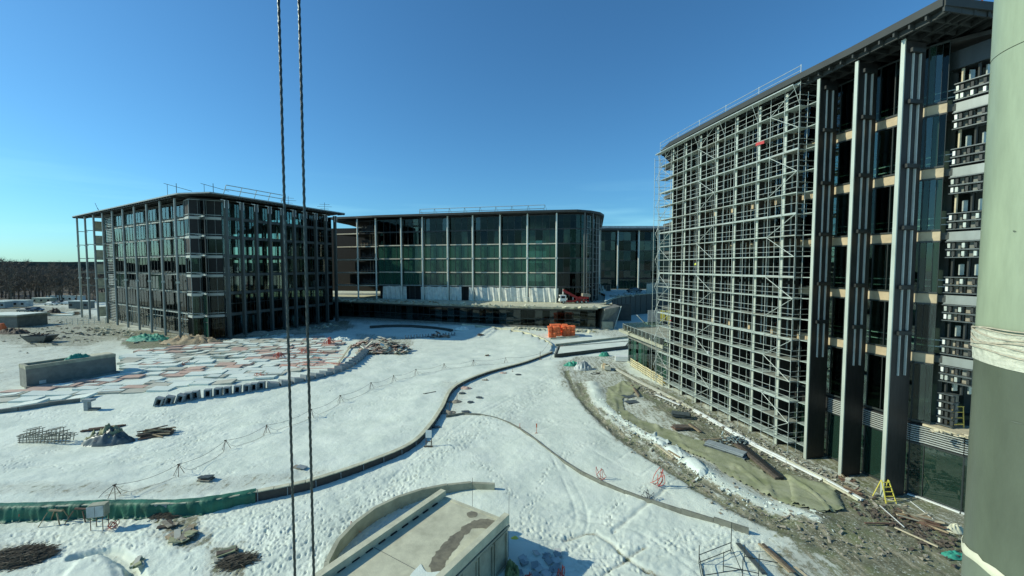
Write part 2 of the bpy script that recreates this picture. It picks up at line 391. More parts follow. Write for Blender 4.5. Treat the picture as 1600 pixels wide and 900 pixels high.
    # raised snow-covered slab bottom left with its trench
    P = poly_px([(85, 912), (112, 880), (140, 868), (163, 862), (182, 874), (192, 905), (190, 960), (60, 960)])
    m = inpoly(X, Y, P).astype(float); Z += .0*m
    P2 = resample(np.array([G(118, 869), G(165, 859), G(182, 863), G(205, 880), G(215, 905), G(218, 930)]), .3)[0]
    dd = pdist(X, Y, P2); Z -= .38*(1-sstep(.18, .5, dd)); mud += .25*(1-sstep(.1, .3, dd))
    Z += .18*sstep(0, .5, np.where(m > 0, pdist(X, Y, np.array(P+[P[0]])), 0))
    mud = np.maximum(mud, .55*inpoly(X, Y, [(fy, 66) for fy in (23.2,)]+[(60, 66), (60, 12), (31.5, 12), (30, 28), (27.5, 40)]))
    mud = np.clip(mud, 0, 1)
    # --- barrow and sledge ruts
    for pl in ([(0, 668), (110, 642), (230, 648), (360, 640)], [(90, 730), (250, 700), (400, 640), (520, 610)], [(620, 745), (760, 640), (880, 585)], [(840, 900), (905, 830), (900, 770), (860, 700)], [(440, 590), (600, 570), (720, 530)], [(1110, 900), (1010, 830), (900, 800)], [(0, 842), (240, 832), (470, 850)]):
        P = resample(smooth_path([G(a, b) for a, b in pl], 5), .8)[0]; dd = np.abs(pdist(X+.3*vnoise(X, Y, 3, 81), Y+.3*vnoise(X, Y, 3, 82), P)-.42)
        Z -= .045*np.exp(-(dd/.11)**2)*(.5+vnoise(X, Y, 1.5, 83)); mud += .05*np.exp(-(dd/.2)**2)
    for k in range(26):                                                  # shallow melt scours and drifts
        cx, cy = G(rng.uniform(0, 1000), rng.uniform(600, 890)); Z += rng.choice([-.09, .08])*np.exp(-(((X-cx)*.8+(Y-cy)*.3)/rng.uniform(.5, 1.6))**2-(((Y-cy)*.8-(X-cx)*.3)/rng.uniform(.4, 1.0))**2)
    # --- footprints
    trails = [([(470, 900), (520, 830), (620, 755), (700, 700), (780, 650), (880, 590)], .9, 1500), ([(690, 665), (725, 700), (775, 745), (825, 805), (850, 850), (880, 900)], .25, 170), ([(700, 690), (760, 660), (830, 655), (930, 660)], .3, 130),
              ([(1040, 750), (985, 768), (955, 790), (945, 815), (975, 850), (1000, 900)], .3, 140), ([(560, 900), (640, 745)], 1.5, 700), ([(0, 850), (200, 835), (420, 810)], 1.2, 800), ([(250, 640), (300, 690), (260, 735)], .8, 260),
              ([(0, 650), (120, 640), (330, 650), (500, 600)], .4, 240), ([(0, 720), (140, 735), (300, 690), (420, 650), (640, 560)], .25, 300), ([(725, 522), (742, 545), (765, 555)], .15, 60), ([(820, 820), (900, 850), (960, 905)], .8, 260), ([(1020, 850), (1180, 840)], .7, 260), ([(100, 700), (30, 720), (-20, 760)], .3, 80),
              ([(880, 640), (850, 600), (910, 580)], .3, 80), ([(420, 880), (440, 800)], 1.6, 600), ([(60, 640), (300, 740), (420, 730)], .3, 160), ([(640, 690), (600, 600), (720, 560)], .25, 140), ([(1000, 700), (930, 690), (860, 730), (830, 800)], .25, 150), ([(400, 660), (560, 640), (660, 600)], .9, 260)]
    lr = math.log(1.0042)
    r0 = 4
    for pts, wd, n in trails:
        P, tt = resample(smooth_path([G(a, b) for a, b in pts], 6), .3)
        for k in range(n):
            i = rng.integers(0, len(P)-1); p = P[i]; d = P[i+1]-P[i]; d = d/(np.linalg.norm(d)+1e-9)
            q = p+rng.normal(0, wd, 2)+np.array([-d[1], d[0]])*(.14 if k % 2 else -.14)
            if not (17.5 < q[1] < 93): continue
            ang = math.atan2(d[1], d[0])+rng.normal(0, .22); ca, sa = math.cos(ang), math.sin(ang)
            j0 = int(math.log((q[1]-.5)/17.)/lr)+r0; j1 = int(math.log((q[1]+.5)/17.)/lr)+r0+2; j0 = max(j0, 4); j1 = min(j1, NR)
            hwq = 1.36*q[1]+9; c0 = int(((q[0]-.6)/hwq+1)/2*(NC-1)); c1 = int(((q[0]+.6)/hwq+1)/2*(NC-1))+2; c0 = max(c0, 0); c1 = min(c1, NC)
            if c1 <= c0 or j1 <= j0: continue
            xx = X[j0:j1, c0:c1]-q[0]; yy = Y[j0:j1, c0:c1]-q[1]; a = (xx*ca+yy*sa)/(.12+.07*rng.random()); b = (-xx*sa+yy*ca)/(.06+.03*rng.random()); dep = .15+.85*rng.random()**1.5
            r = np.sqrt(a*a+b*b); Z[j0:j1, c0:c1] += dep*(-.075*np.exp(-r**4)+.02*np.exp(-((r-1.5)/.4)**2))
    Z += fine*fade*(1-.3*mud)
    Z -= .06*mud*fade
    # far country: level beyond the site
    n = NR*NC
    me = bpy.data.meshes.new('ground'); me.vertices.add(n)
    co = np.stack([X, Y, Z], -1).astype(np.float32).ravel(); me.vertices.foreach_set('co', co)
    i = np.arange((NR-1)*(NC-1)); r = i//(NC-1); c = i % (NC-1); a = r*NC+c
    fc = np.stack([a, a+1, a+NC+1, a+NC], -1).astype(np.int32).ravel()
    me.loops.add(len(fc)); me.loops.foreach_set('vertex_index', fc)
    me.polygons.add(len(i)); me.polygons.foreach_set('loop_start', (np.arange(len(i))*4).astype(np.int32)); me.polygons.foreach_set('loop_total', np.full(len(i), 4, np.int32))
    me.polygons.foreach_set('use_smooth', np.ones(len(i), bool)); me.update()
    at = me.attributes.new('mud', 'FLOAT', 'POINT'); at.data.foreach_set('value', mud.astype(np.float32).ravel())
    m = bpy.data.materials.new('ground_snow'); m.use_nodes = True; nt = m.node_tree; b = nt.nodes['Principled BSDF']
    N = nt.nodes.new; L = nt.links.new
    at = N('ShaderNodeAttribute'); at.attribute_name = 'mud'; geo = N('ShaderNodeNewGeometry')
    def noise(sc, det=6, ro=.6):
        q = N('ShaderNodeTexNoise'); q.inputs['Scale'].default_value = sc; q.inputs['Detail'].default_value = det; q.inputs['Roughness'].default_value = ro; L(geo.outputs['Position'], q.inputs[0]); return q.outputs[0]
    def math_(op, a, b_): q = N('ShaderNodeMath'); q.operation = op; [L(v, q.inputs[i]) if not isinstance(v, (int, float)) else setattr(q.inputs[i], 'default_value', v) for i, v in enumerate((a, b_))]; return q.outputs[0]
    def ramp(v, a, b_): q = N('ShaderNodeMapRange'); q.inputs[1].default_value = a; q.inputs[2].default_value = b_; L(v, q.inputs[0]); return q.outputs[0]
    def mixc(f, a, b_):
        q = N('ShaderNodeMix'); q.data_type = 'RGBA'; L(f, q.inputs[0])
        for k, v in ((6, a), (7, b_)):
            if isinstance(v, tuple): q.inputs[k].default_value = (*v, 1)
            else: L(v, q.inputs[k])
        return q.outputs[2]
    mpk = N('ShaderNodeMapping'); mpk.inputs['Rotation'].default_value = (0, 0, -.30); mpk.inputs['Scale'].default_value = (1, .16, 1); L(geo.outputs['Position'], mpk.inputs[0])
    sk = N('ShaderNodeTexNoise'); sk.inputs['Scale'].default_value = 2.6; sk.inputs['Detail'].default_value = 7; sk.inputs['Roughness'].default_value = .7; L(mpk.outputs[0], sk.inputs[0])
    e = math_('ADD', at.outputs['Fac'], math_('MULTIPLY', math_('SUBTRACT', noise(2.2, 8, .72), .5), 1.1)); e = math_('ADD', e, math_('MULTIPLY', math_('SUBTRACT', sk.outputs[0], .5), 1.3))
    mask = ramp(e, .34, .56)
    mudc = mixc(ramp(noise(1.1, 8, .7), .35, .65), (.085, .085, .05), (.22, .225, .15))
    mudc = mixc(ramp(sk.outputs[0], .50, .64), mudc, (.34, .31, .21))
    mudc = mixc(ramp(noise(.5, 6, .65), .46, .64), mudc, (.16, .18, .09))
    mudc = mixc(ramp(noise(7, 6, .7), .56, .66), mudc, (.62, .65, .56))
    snowc = mixc(ramp(noise(.35, 5), .35, .65), (.62, .685, .58), (.73, .785, .67))
    snowc = mixc(ramp(noise(1.6, 9, .8), .60, .80), snowc, (.50, .53, .43))
    dirt = ramp(math_('ADD', math_('MULTIPLY', at.outputs['Fac'], 1.2), math_('MULTIPLY', math_('SUBTRACT', noise(.9, 8, .7), .5), .5)), .10, .85)
    snowc = mixc(dirt, snowc, (.42, .42, .34))
    L(mixc(mask, snowc, mudc), b.inputs['Base Color'])
    b.inputs['Roughness'].default_value = .7; b.inputs['Specular IOR Level'].default_value = .3
    bp = N('ShaderNodeBump'); bp.inputs['Strength'].default_value = .55; bp.inputs['Distance'].default_value = .05
    L(math_('ADD', noise(9, 7, .65), math_('MULTIPLY', noise(2.2, 6, .7), 1.6)), bp.inputs['Height']); L(bp.outputs[0], b.inputs['Normal'])
    me.materials.append(m); MATS['ground_snow'] = m
    o = _reg(bpy.data.objects.new('ground', me), None, Matrix.Identity(4)); tag(o, kind='structure')
    fm = MB(); fm.add([(-9000, -3000, -1.2), (9000, -3000, -1.2), (9000, 9000, -1.2), (-9000, 9000, -1.2)], [(0, 1, 2, 3)])
    tag(fm.build('terrain', 'snow'), kind='structure')
build_ground()

# wooded ridge on the horizon
rm = MB(); n = 260
for row, (D, base) in enumerate([(1700, 0), (2100, 1), (2600, 2)]):
    vs = []
    for i in range(n+1):
        a = math.radians(-78+156*i/n); x = D*math.sin(a); y = D*math.cos(a)
        hgt = [18, 26, 36][row]+float(vnoise(i*6., row*50., 40, row))*9+float(vnoise(i*6., row*50., 9, row+3))*3
        vs += [(x, y, -2), (x, y, hgt), (x*1.06, y*1.06, -2)]
    rm.add(vs, [(3*i, 3*i+3, 3*i+4, 3*i+1) for i in range(n)]+[(3*i+1, 3*i+4, 3*i+5, 3*i+2) for i in range(n)])
tag(rm.build('hills', 'far_forest', smooth=False), kind='structure')
exec_after = []
del exec_after

# ------------------------------------------------------------------ buildings
LV = [5.9, 11.3, 15.9, 20.6, 25.3, 30.0]; ZR = 35.1
FRM = {}
def frame_mesh(n, horiz, m, tw=.012, th=.03):
    horiz = tuple(horiz); k = (n, horiz, m)
    if k in FRM: return FRM[k]
    b = MB()
    for i in range(n+1): b.box((-.5+i/n, 0, 0), (tw*(1.6 if i in (0, n) else 1), 1, 1))
    for z in [-.5, .5]+[q-.5 for q in horiz]: b.box((0, .01, z), (1, 1.02, th))
    me = bpy.data.meshes.new('window'); me.from_pydata(b.v, [], b.f); me.materials.append(MATS[m]); FRM[k] = me
    return me
def window(parent, p, q, z0, z1, n, horiz, fm, gm, panes=1, depth=.16, tilt=.55, skip=()):
    """one glazed bay: frame with mullions, glass panes as its children"""
    p = Vector((p[0], p[1], 0)); q = Vector((q[0], q[1], 0)); d = q-p; L = d.length; a = math.atan2(d.y, d.x); c = (p+q)/2
    M0 = Matrix.Translation((c.x, c.y, (z0+z1)/2)) @ Matrix.Rotation(a, 4, 'Z')
    w = _reg(bpy.data.objects.new('window', frame_mesh(n, horiz, fm)), parent, M0 @ Matrix.Diagonal((L, depth, z1-z0, 1)))
    for i in range(panes):
        if i in skip: continue
        g = gm if isinstance(gm, str) else random.choice(gm); u = L/panes
        Mi = M0 @ Matrix.Translation((-L/2+u*(i+.5), 0, 0)) @ Matrix.Rotation(math.radians(random.gauss(0, tilt)), 4, 'Z') @ Matrix.Rotation(math.radians(random.gauss(0, tilt)), 4, 'X')
        _reg(bpy.data.objects.new('pane', unit('box', g)), w, Mi @ Matrix.Diagonal((u*.985, .03, (z1-z0)*.985, 1)))
    return w
def pband(name, parent, p, q, z0, z1, t, m, off=0.):
    p = Vector((p[0], p[1], 0)); q = Vector((q[0], q[1], 0)); d = q-p; nrm = Vector((d.y, -d.x, 0)).normalized(); c = (p+q)/2+nrm*off
    return block(name, (c.x, c.y, (z0+z1)/2), (d.length, t, z1-z0), m, parent, rz=math.atan2(d.y, d.x))
def lerp(a, b, t): return (a[0]+(b[0]-a[0])*t, a[1]+(b[1]-a[1])*t)
def roof_of(parent, outer, z, th=.35, m='roof_metal', edge='fascia', ribs=None):
    r = MB().prism(outer, z, z+th).build('roof', m, parent)
    n = len(outer); e = MB(); 
    a = sum(outer[i][0]*outer[(i+1) % n][1]-outer[(i+1) % n][0]*outer[i][1] for i in range(n)); s = 1 if a > 0 else -1
    for i in range(n):
        p, q = outer[i], outer[(i+1) % n]; d = Vector((q[0]-p[0], q[1]-p[1], 0)); nn = Vector((d.y, -d.x, 0)).normalized()*.06*s
        e.bar((p[0]+nn.x, p[1]+nn.y, z+th/2+.05), (q[0]+nn.x, q[1]+nn.y, z+th/2+.05), .1, th+.14)
    e.build('fascia', edge, r)
    return r
def soffit_ribs(parent, P, inward, z, step, m='fascia'):
    b = MB(); R, _ = resample(P, step)
    for i in range(len(R)):
        p = R[i]; b.bar((p[0], p[1], z-.18), (p[0]+inward[0], p[1]+inward[1], z-.18), .12, .34)
    b.bar((P[0][0]+inward[0]*.12, P[0][1]+inward[1]*.12, z-.22), (P[-1][0]+inward[0]*.12, P[-1][1]+inward[1]*.12, z-.22), .18, .4)
    b.bar((P[0][0]+inward[0]*.55, P[0][1]+inward[1]*.55, z-.2), (P[-1][0]+inward[0]*.55, P[-1][1]+inward[1]*.55, z-.2), .14, .36)
    return b.build('soffit_frame', m, parent)
def roof_rail(name, label, pts, z, h, step, m='galvanised', lean=(0, 0), diag=False):
    t = thing(name, label, 'railing', (*pts[0][:2], z))
    R, _ = resample(np.array([p[:2] for p in pts]), step)
    for i, p in enumerate(R):
        rod('post', (p[0], p[1], z), (p[0]+lean[0], p[1]+lean[1], z+h), .08, m, t)
        if diag: rod('strut', (p[0]+lean[0], p[1]+lean[1], z+h), (p[0]+diag[0], p[1]+diag[1], z), .045, m, t)
    for k in (1., .55):
        for i in range(len(R)-1):
            rod('rail', (R[i][0]+lean[0]*k, R[i][1]+lean[1]*k, z+h*k), (R[i+1][0]+lean[0]*k, R[i+1][1]+lean[1]*k, z+h*k), .10, m, t)
    return t

# ---- left building ---------------------------------------------------------
pcol = [G(a, b) for a, b in [(184, 508), (200, 512.6), (217.6, 517), (237, 520.5), (258, 525), (282, 529)]]
A1 = np.array(pcol[-1]); A0 = np.array(pcol[0]); dl = (A0-A1)/np.linalg.norm(A0-A1); sp_l = np.linalg.norm(A0-A1)/5
pr = [G(a, b) for a, b in [(361, 529), (387, 525), (407, 521.5), (428, 518.5), (450, 515.5), (468, 513), (484, 510.5), (500, 507.5), (514, 505), (527.7, 502)]]
B0 = np.array(pr[0]); B1 = np.array(pr[-1]); dr = (B1-B0)/np.linalg.norm(B1-B0); Lr = np.linalg.norm(B1-B0)
nl = np.array([-dl[1], dl[0]]);  nl = nl if nl[1] < 0 else -nl            # outward normals
nr = np.array([dr[1], -dr[0]]); nr = nr if nr[0] > 0 else -nr
LB = thing('office_building', 'glazed office block at far left with slim free posts and a rounded glass corner', 'building', (*A1, 0))
NL = 9; OFF = 2.6
gA = [tuple(A1+dl*sp_l*i-nl*OFF) for i in range(-1, NL-1)]                 # glass line, long face (i=-1 next to the corner)
# corner arc in glass
c0 = np.array(gA[0])+(-dl)*(-1.2); gR0 = B0-nr*1.9; 
P0 = np.array(A1)-nl*1.3+(-dl)*1.6; P3 = gR0+dr*.4
arc = smooth_path([tuple(P0), tuple(P0+(-dl)*4.2+nl*.35), tuple(B0-nr*1.3+(-dl)*(-1.6)+(-dr)*.2), tuple(P3)], 2)
arc = resample(arc, 4.2)[0]
for i in range(NL+3):                                                  # posts; the last stand free under the roof edge
    p = A1+dl*sp_l*i
    if i > NL: continue
    rod('column', (p[0], p[1], 0), (p[0], p[1], ZR-.5), .28, 'column_metal', LB, 'tube')
    block('collar', (p[0], p[1], 14.0), (.78, .78, .5), 'spandrel' if i % 2 else 'flange_metal', LB, rz=.5)
    block('collar', (p[0], p[1], 25.0), (.72, .72, .35), 'flange_metal', LB, rz=.5)
    q = p-nl*OFF
    for z in LV[1::1]: bar('outrigger', (p[0], p[1], z+.1), (q[0], q[1], z+.1), .16, .22, 'mullion_light', LB)
GL = ['glass_clear', 'glass_clear', 'glass_dark']
def storeys():
    z = [0.15]+LV+[ZR-1.0]
    return [(z[i], z[i+1]) for i in range(len(z)-1)]
for i in range(len(gA)-1):
    p, q = gA[i+1], gA[i]
    for k, (z0, z1) in enumerate(storeys()):
        lou = i >= NL-2
        if k > 0:
            pband('spandrel', LB, p, q, z0-.16, z0+.16, .3, 'spandrel' if not lou else 'mullion', .06)
            bb = MB()
            for s in np.linspace(.06, .94, 8):
                c = lerp(p, q, s); bb.box((c[0]+nl[0]*.5, c[1]+nl[1]*.5, z0+.33), (.14, .9, .12), rz=math.atan2(nl[1], nl[0])-math.pi/2)
            bb.build('bracket_row', 'mullion_light', LB)
        if lou:
            if True:
                b = MB()
                for z in np.arange(z0+.3, z1-.2, .52):
                    a_ = np.array(lerp(p, q, .3)); c_ = np.array(lerp(p, q, .97)); b.bar((*(a_+nl*.3), z), (*(c_+nl*.3), z), .3, .10)
                b.build('louvre', 'louvre', LB)
            window(LB, p, q, z0+.15, z1-.1, 3, [], 'mullion', 'glass_dark')
        elif k == 0:
            pband('spandrel', LB, p, q, z0, z0+.5, .35, 'concrete_dark', .05)
            if i in (1, 3, 4, 6): pband('site_board', LB, lerp(p, q, .1), lerp(p, q, .9), z0+.5, z0+3.9, .12, 'grey_tarp', -.1)
            window(LB, p, q, z0+.5, z1-.2, 5, [.72], 'mullion_light' if i % 2 else 'mullion', ['glass_clear', 'glass_green'])
        else:
            window(LB, p, q, z0+.2, z1-.14, 4, [], 'mullion', 'glass_clear' if k >= 4 else ['glass_green_deep', 'glass_dark', 'glass_dark', 'glass_dark'])
# corner glazing
for i in range(len(arc)-1):
    p, q = arc[i], arc[i+1]
    for k, (z0, z1) in enumerate(storeys()):
        if k > 0:
            pband('spandrel', LB, p, q, z0-.5, z0-.02, .25, 'spandrel', .05)
            pband('spandrel', LB, p, q, z0+.45, z0+.62, .2, 'mullion_light', .05)
        window(LB, p, q, z0+.05 if k else .2, z1-.55 if k < 6 else z1, 2 if k else 4, [], 'mullion_light' if k else 'mullion', ['black_void', 'glass_dark'] if k > 1 else 'glass_dark')
# right face: deep fins, glass behind
NRB = 9
gB = [tuple(B0+dr*Lr*i/NRB-nr*1.9) for i in range(NRB+1)]
for i in range(NRB+1):
    p = B0+dr*Lr*i/NRB; q = p-nr*.9
    bar('fin', (*((p+q)/2), 0), (*((p+q)/2), ZR-.9), 1.7, .55, 'post_metal', LB, up=(nr[0], nr[1], 0)) if False else block('fin', (*((p+q)/2), (ZR-.9)/2), (.9, .34, ZR-.9), 'post_metal', LB, rz=math.atan2(nr[1], nr[0]))
    block('flange', (*(p+nr*.1), (ZR-.9)/2), (.12, .5, ZR-.9), 'post_metal', LB, rz=math.atan2(nr[1], nr[0]))
    for s in (-.16, .16):
        e = p+dr*s*3; bar('roof_bracket', (*(e+nr*.05), ZR-2.9), (*(e+nr*.05), ZR-1.0), .10, .12, 'white_paint', LB)
        bar('roof_bracket', (*(e+nr*.05), ZR-1.0), (*(e+nr*.05-dr*.9), ZR-1.0), .10, .12, 'white_paint', LB)
for i in range(NRB):
    p, q = gB[i], gB[i+1]
    for k, (z0, z1) in enumerate(storeys()):
        if k > 0: pband('spandrel', LB, p, q, z0-.35, z0+.25, .25, 'post_metal', .03)
        if i >= NRB-2 and k in (2, 3, 4, 5, 6): 
            window(LB, p, q, z0+.3, z1-.4, 3, [.5], 'mullion', 'glass_clear', panes=1); continue
        g = 'glass_clear' if k >= 4 or (k >= 3 and i > 2) else ['glass_dark', 'glass_dark', 'glass_clear']
        window(LB, p, q, z0+.3, z1-.4, 4, [.5] if k in (1,) else [], 'mullion', g)
# structure inside
back = [tuple(np.array(gB[-1])+dl*20), tuple(np.array(gA[-1])-nl*24)]
foot = [gA[-1], gA[1]]+[tuple(p) for p in arc]+[gB[-1]]+back
foot_in = [tuple(np.array(p)+(-nl*.25)) for p in foot[:2]]+[tuple(np.array(p)-np.array([0.0, -.5])) for p in arc]+[tuple(np.array(gB[-1])-nr*.3)]+back
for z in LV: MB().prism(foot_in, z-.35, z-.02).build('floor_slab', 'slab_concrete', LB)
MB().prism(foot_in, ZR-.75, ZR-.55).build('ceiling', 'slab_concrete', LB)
cc = np.mean(np.array(foot), 0)
for s in (.22, .6):
    c = A1+dl*sp_l*NL*s-nl*13; block('core', (*c, ZR/2-.6), (15, 8, ZR-1.8), 'core_concrete', LB, rz=math.atan2(dl[1], dl[0]))
c = A1+dl*sp_l*(NL-.9)-nl*8
for k in range(7): block('end_wall', (c[0], c[1], 2.3+k*4.9), (.5, 11, 3.4), 'concrete_light', LB, rz=math.atan2(dl[1], dl[0]))
for i in range(0, NL, 1):
    for j in (5, 18):
        p = A1+dl*sp_l*i-nl*(OFF+j)
        rod('interior_column', (*p, 0), (*p, ZR-1), .35, 'core_concrete', LB)
for i in range(1, NRB):
    p = B0+dr*Lr*i/NRB-nr*7; rod('interior_column', (*p, 0), (*p, ZR-1), .35, 'core_concrete', LB)
for i in range(NRB-1, NRB+1):                                           # half-built end seen behind the last fins
    pass
ro = [tuple(A1+dl*sp_l*(NL+.2)+nl*.7), tuple(A1+nl*1.0), tuple(A1-dl*4.5+nl*.9), tuple(B0+nr*1.2-dr*4.5), tuple(B0+nr*1.5), tuple(B1+nr*1.5+dr*2.5), tuple(np.array(back[0])+dr*2+np.array([0, 2])), tuple(np.array(back[1])+dl*3)]
roof_of(LB, ro, ZR, .16, edge='column_metal')
soffit_ribs(LB, np.array([ro[0], ro[1]]), -nl*3.2, ZR, 1.7)
soffit_ribs(LB, np.array([ro[4], ro[5]]), -nr*3.0, ZR, 1.1)
roof_rail('roof_railing', 'tubular safety railing on the roof of the left glazed block', [tuple(B0+nr*.6-dr*1), tuple(B0+dr*Lr*.42+nr*.6)], ZR+.35, 2.1, 4.2, lean=(.9, -.3))
for k, (s, lab) in enumerate([(.93, 'spindly aerial at the far right end of the left building roof'), (.55, 'spindly aerial above the middle fins of the left building roof')]):
    p = B0+dr*Lr*s-nr*2; t = thing('roof_aerial', lab, 'aerial', (*p, ZR+.3)); rod('mast', (*p, ZR+.3), (*p, ZR+3.2), .06, 'mullion', t)
    for z, w in ((2.4, 1.7), (1.7, 2.4), (1.0, 1.4)): rod('arm', (p[0]-w, p[1]+.2, ZR+.3+z), (p[0]+w, p[1]-.2, ZR+.1+z), .045, 'mullion', t)
for k, (dx, lab) in enumerate([(-1.5, 'leaning scaffold tube on the roof left of the rounded corner'), (3.5, 'short jumble of roof tubes above the rounded corner')]):
    p = np.array(ro[2])+np.array([dx*1.8, 3]); t = thing('roof_tube_frame', lab, 'scaffold tube', (*p, ZR+.3))
    rod('upright', (*p, ZR+.3), (*p, ZR+3.1), .07, 'mullion', t); rod('arm', (p[0]-3.0, p[1], ZR+3.1), (p[0]+3.8, p[1], ZR+1.2), .06, 'mullion', t); rod('strut', (p[0]-2.2, p[1], ZR+.3), (p[0]-2.2, p[1], ZR+2.9), .05, 'mullion', t)
p = A1+dl*sp_l*7.6-nl*3; t = thing('roof_lamp_mast', 'thin leaning mast rising from the far left roof edge', 'mast', (*p, ZR)); rod('mast', (*p, ZR+.3), (p[0]-1.6, p[1], ZR+4.2), .06, 'mullion', t); rod('stay', (p[0]+.8, p[1], ZR+.3), (p[0]-.9, p[1], ZR+2.6), .04, 'mullion', t)

# ---- podium, central building ---------------------------------------------
ZP = 6.3
PF = smooth_path([(-110, 156), G(545, 497), G(620, 501), G(700, 505.5), G(780, 509.5), G(850, 512), G(930, 513.5)], 3)
PF = resample(PF, 4.4)[0]
PD = thing('podium', 'long low glazed podium with flat terrace roof in front of the central block', 'building', (*PF[-1], 0))
pn = np.array([.12, -1.]) 
front = [tuple(p+np.array([.15, -2.2])) for p in PF]
MB().prism(front+[(30, 124), (36, 150), (60, 215), (-110, 215)], ZP-.35, ZP).build('terrace_slab', 'concrete_light', PD)
fr = MB()
for i in range(len(front)-1):
    a, b = front[i], front[i+1]; fr.bar((a[0], a[1]-.05, ZP-.2), (b[0], b[1]-.05, ZP-.2), .12, .62)
fr.build('fascia', 'concrete', PD)
sf = MB()
for i in range(len(front)-1):
    a, b = front[i], front[i+1]; sf.bar((a[0]+.05, a[1]+.3, ZP-.62), (b[0]+.05, b[1]+.3, ZP-.62), .3, .25)
sf.build('soffit_edge', 'dark_metal', PD)
for i in range(len(PF)-1):
    p, q = PF[i], PF[i+1]
    window(PD, p, q, .5, ZP-1.15, 2, [.45], 'mullion', ['glass_podium', 'glass_podium', 'glass_dark'], panes=2)
    pband('header', PD, p, q, ZP-1.15, ZP-.36, .4, 'dark_metal', 0)
    pband('plinth', PD, p, q, 0, .5, .5, 'concrete_dark', .1)
for i in range(1, len(PF)-1, 2): rod('interior_column', (PF[i][0]+.5, PF[i][1]+5, 0), (PF[i][0]+.5, PF[i][1]+5, ZP-.4), .35, 'core_concrete', PD)
block('back_wall', (-35, 148, ZP/2-.2), (150, .6, ZP-.8), 'core_concrete', PD, rz=-.17)
# folded concrete end piece
e0 = np.array(G(938, 513.5)); e1 = e0+np.array([3.6, .4])
eb = MB(); eb.add([(e0[0], e0[1], 0), (e1[0], e1[1]-1.2, 0), (e1[0]+2.6, e1[1]+1.5, ZP), (e0[0]+.8, e0[1]-2.4, ZP-.5), (e0[0], e0[1]+7, 0), (e1[0], e1[1]+7, 0), (e1[0]+2.6, e1[1]+8, ZP), (e0[0]+.8, e0[1]+8, ZP)],
                  [(0, 1, 2, 3), (4, 7, 6, 5), (0, 4, 5, 1), (1, 5, 6, 2), (2, 6, 7, 3), (3, 7, 4, 0)])
eb.build('angled_pier', 'concrete_dark', PD)
block('pier_block', (e0[0]+1.8, e0[1]-.9, 1.1), (3.2, .8, 2.2), 'concrete', PD); rod('steel_edge', (e1[0]+.1, e1[1]-1.3, 0), (e1[0]+2.8, e1[1]+1.3, ZP), .14, 'flange_metal', PD)
# curved retaining wall and the upper yard
RW = [G(944, 507), G(956, 498), G(975, 493.5), G(1003, 490.5), G(1035, 489), G(1075, 489)]
RWs = resample(smooth_path(RW, 6), 3.0)[0]
rwall = thing('retaining_wall', 'tall dark curved retaining wall below the upper yard', 'wall', (*RWs[0], 0))
for i in range(len(RWs)-1):
    p, q = RWs[i], RWs[i+1]; zt = min(7.6, 6.3+.09*i); pband('wall_panel', rwall, p, q, 0, zt, .5, 'mullion', 0); pband('panel_rib', rwall, lerp(p, q, .02), lerp(p, q, .07), 0, zt, .1, 'dark_metal', .3)
    pband('coping', rwall, p, q, zt+.003, zt+.25, .7, 'concrete', .1)
yard = MB().prism([tuple(p) for p in RWs]+[(110, 230), (40, 230), (36, 160)], 6.9, 7.15).build('upper_yard', 'ground_snow'); tag(yard, kind='structure')

ccol = [G(a, b, ZP) for a, b in [(557, 467), (590, 467), (628, 468), (662, 468.5), (701, 469.3), (739, 470.3), (782, 471), (824, 472), (869, 473)]]
X0 = np.array(ccol[2]); X1 = np.array(ccol[-1]); dc = (X1-X0)/np.linalg.norm(X1-X0)
ccol = [(np.array(p)-X0)@dc for p in ccol]; ccol = [X0+dc*s for s in ccol]
nc = np.array([dc[1], -dc[0]])
CB = thing('office_building', 'central dark glazed block with a curved roof corner, grey sheeting along its lowest storey', 'building', (*X1, ZP))
ZC = ZR
corner = smooth_path([tuple(X1-nc*1.2), tuple(X1+dc*6.0-nc*1.7), tuple(X1+dc*10.0-nc*6.0), tuple(X1+dc*11.3-nc*13)], 3)
side_end = np.array([37.0, 184.0]); 
sideP = [tuple(corner[-1]), tuple(side_end)]
for i, p in enumerate(ccol):
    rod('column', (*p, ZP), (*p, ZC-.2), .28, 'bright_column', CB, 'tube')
    for z in LV[1:]:
        q = p-nc*1.2; bar('outrigger', (*p, z), (*q, z), .18, .2, 'column_metal', CB)
    block('collar', (*p, 20.6), (.9, .9, .55), 'flange_metal', CB)
gc = [p-nc*1.3 for p in ccol]
GM = {1: None}
for i in range(1, len(gc)-1):
    p, q = gc[i], gc[i+1]
    for k in range(1, 6):
        z0, z1 = (LV+[ZC-.5])[k], (LV+[ZC-.5])[k+1]
        if k >= 2 and k <= 4: pband('spandrel', CB, lerp(p, q, .06), lerp(p, q, .97), z0-.16, z0+.16, .25, 'beige_grey', .16)
        else: pband('spandrel', CB, p, q, z0-.15, z0+.15, .2, 'mullion_light' if k == 1 else 'mullion', .1)
        g = 'glass_green' if k <= 3 else (['glass_dark', 'glass_dark', 'glass_green_deep'] if k == 4 else ['glass_dark', 'glass_dark', 'glass_clear'])
        window(CB, p, q, z0+.17, z1-.17, 4, [], 'mullion', g, panes=4)
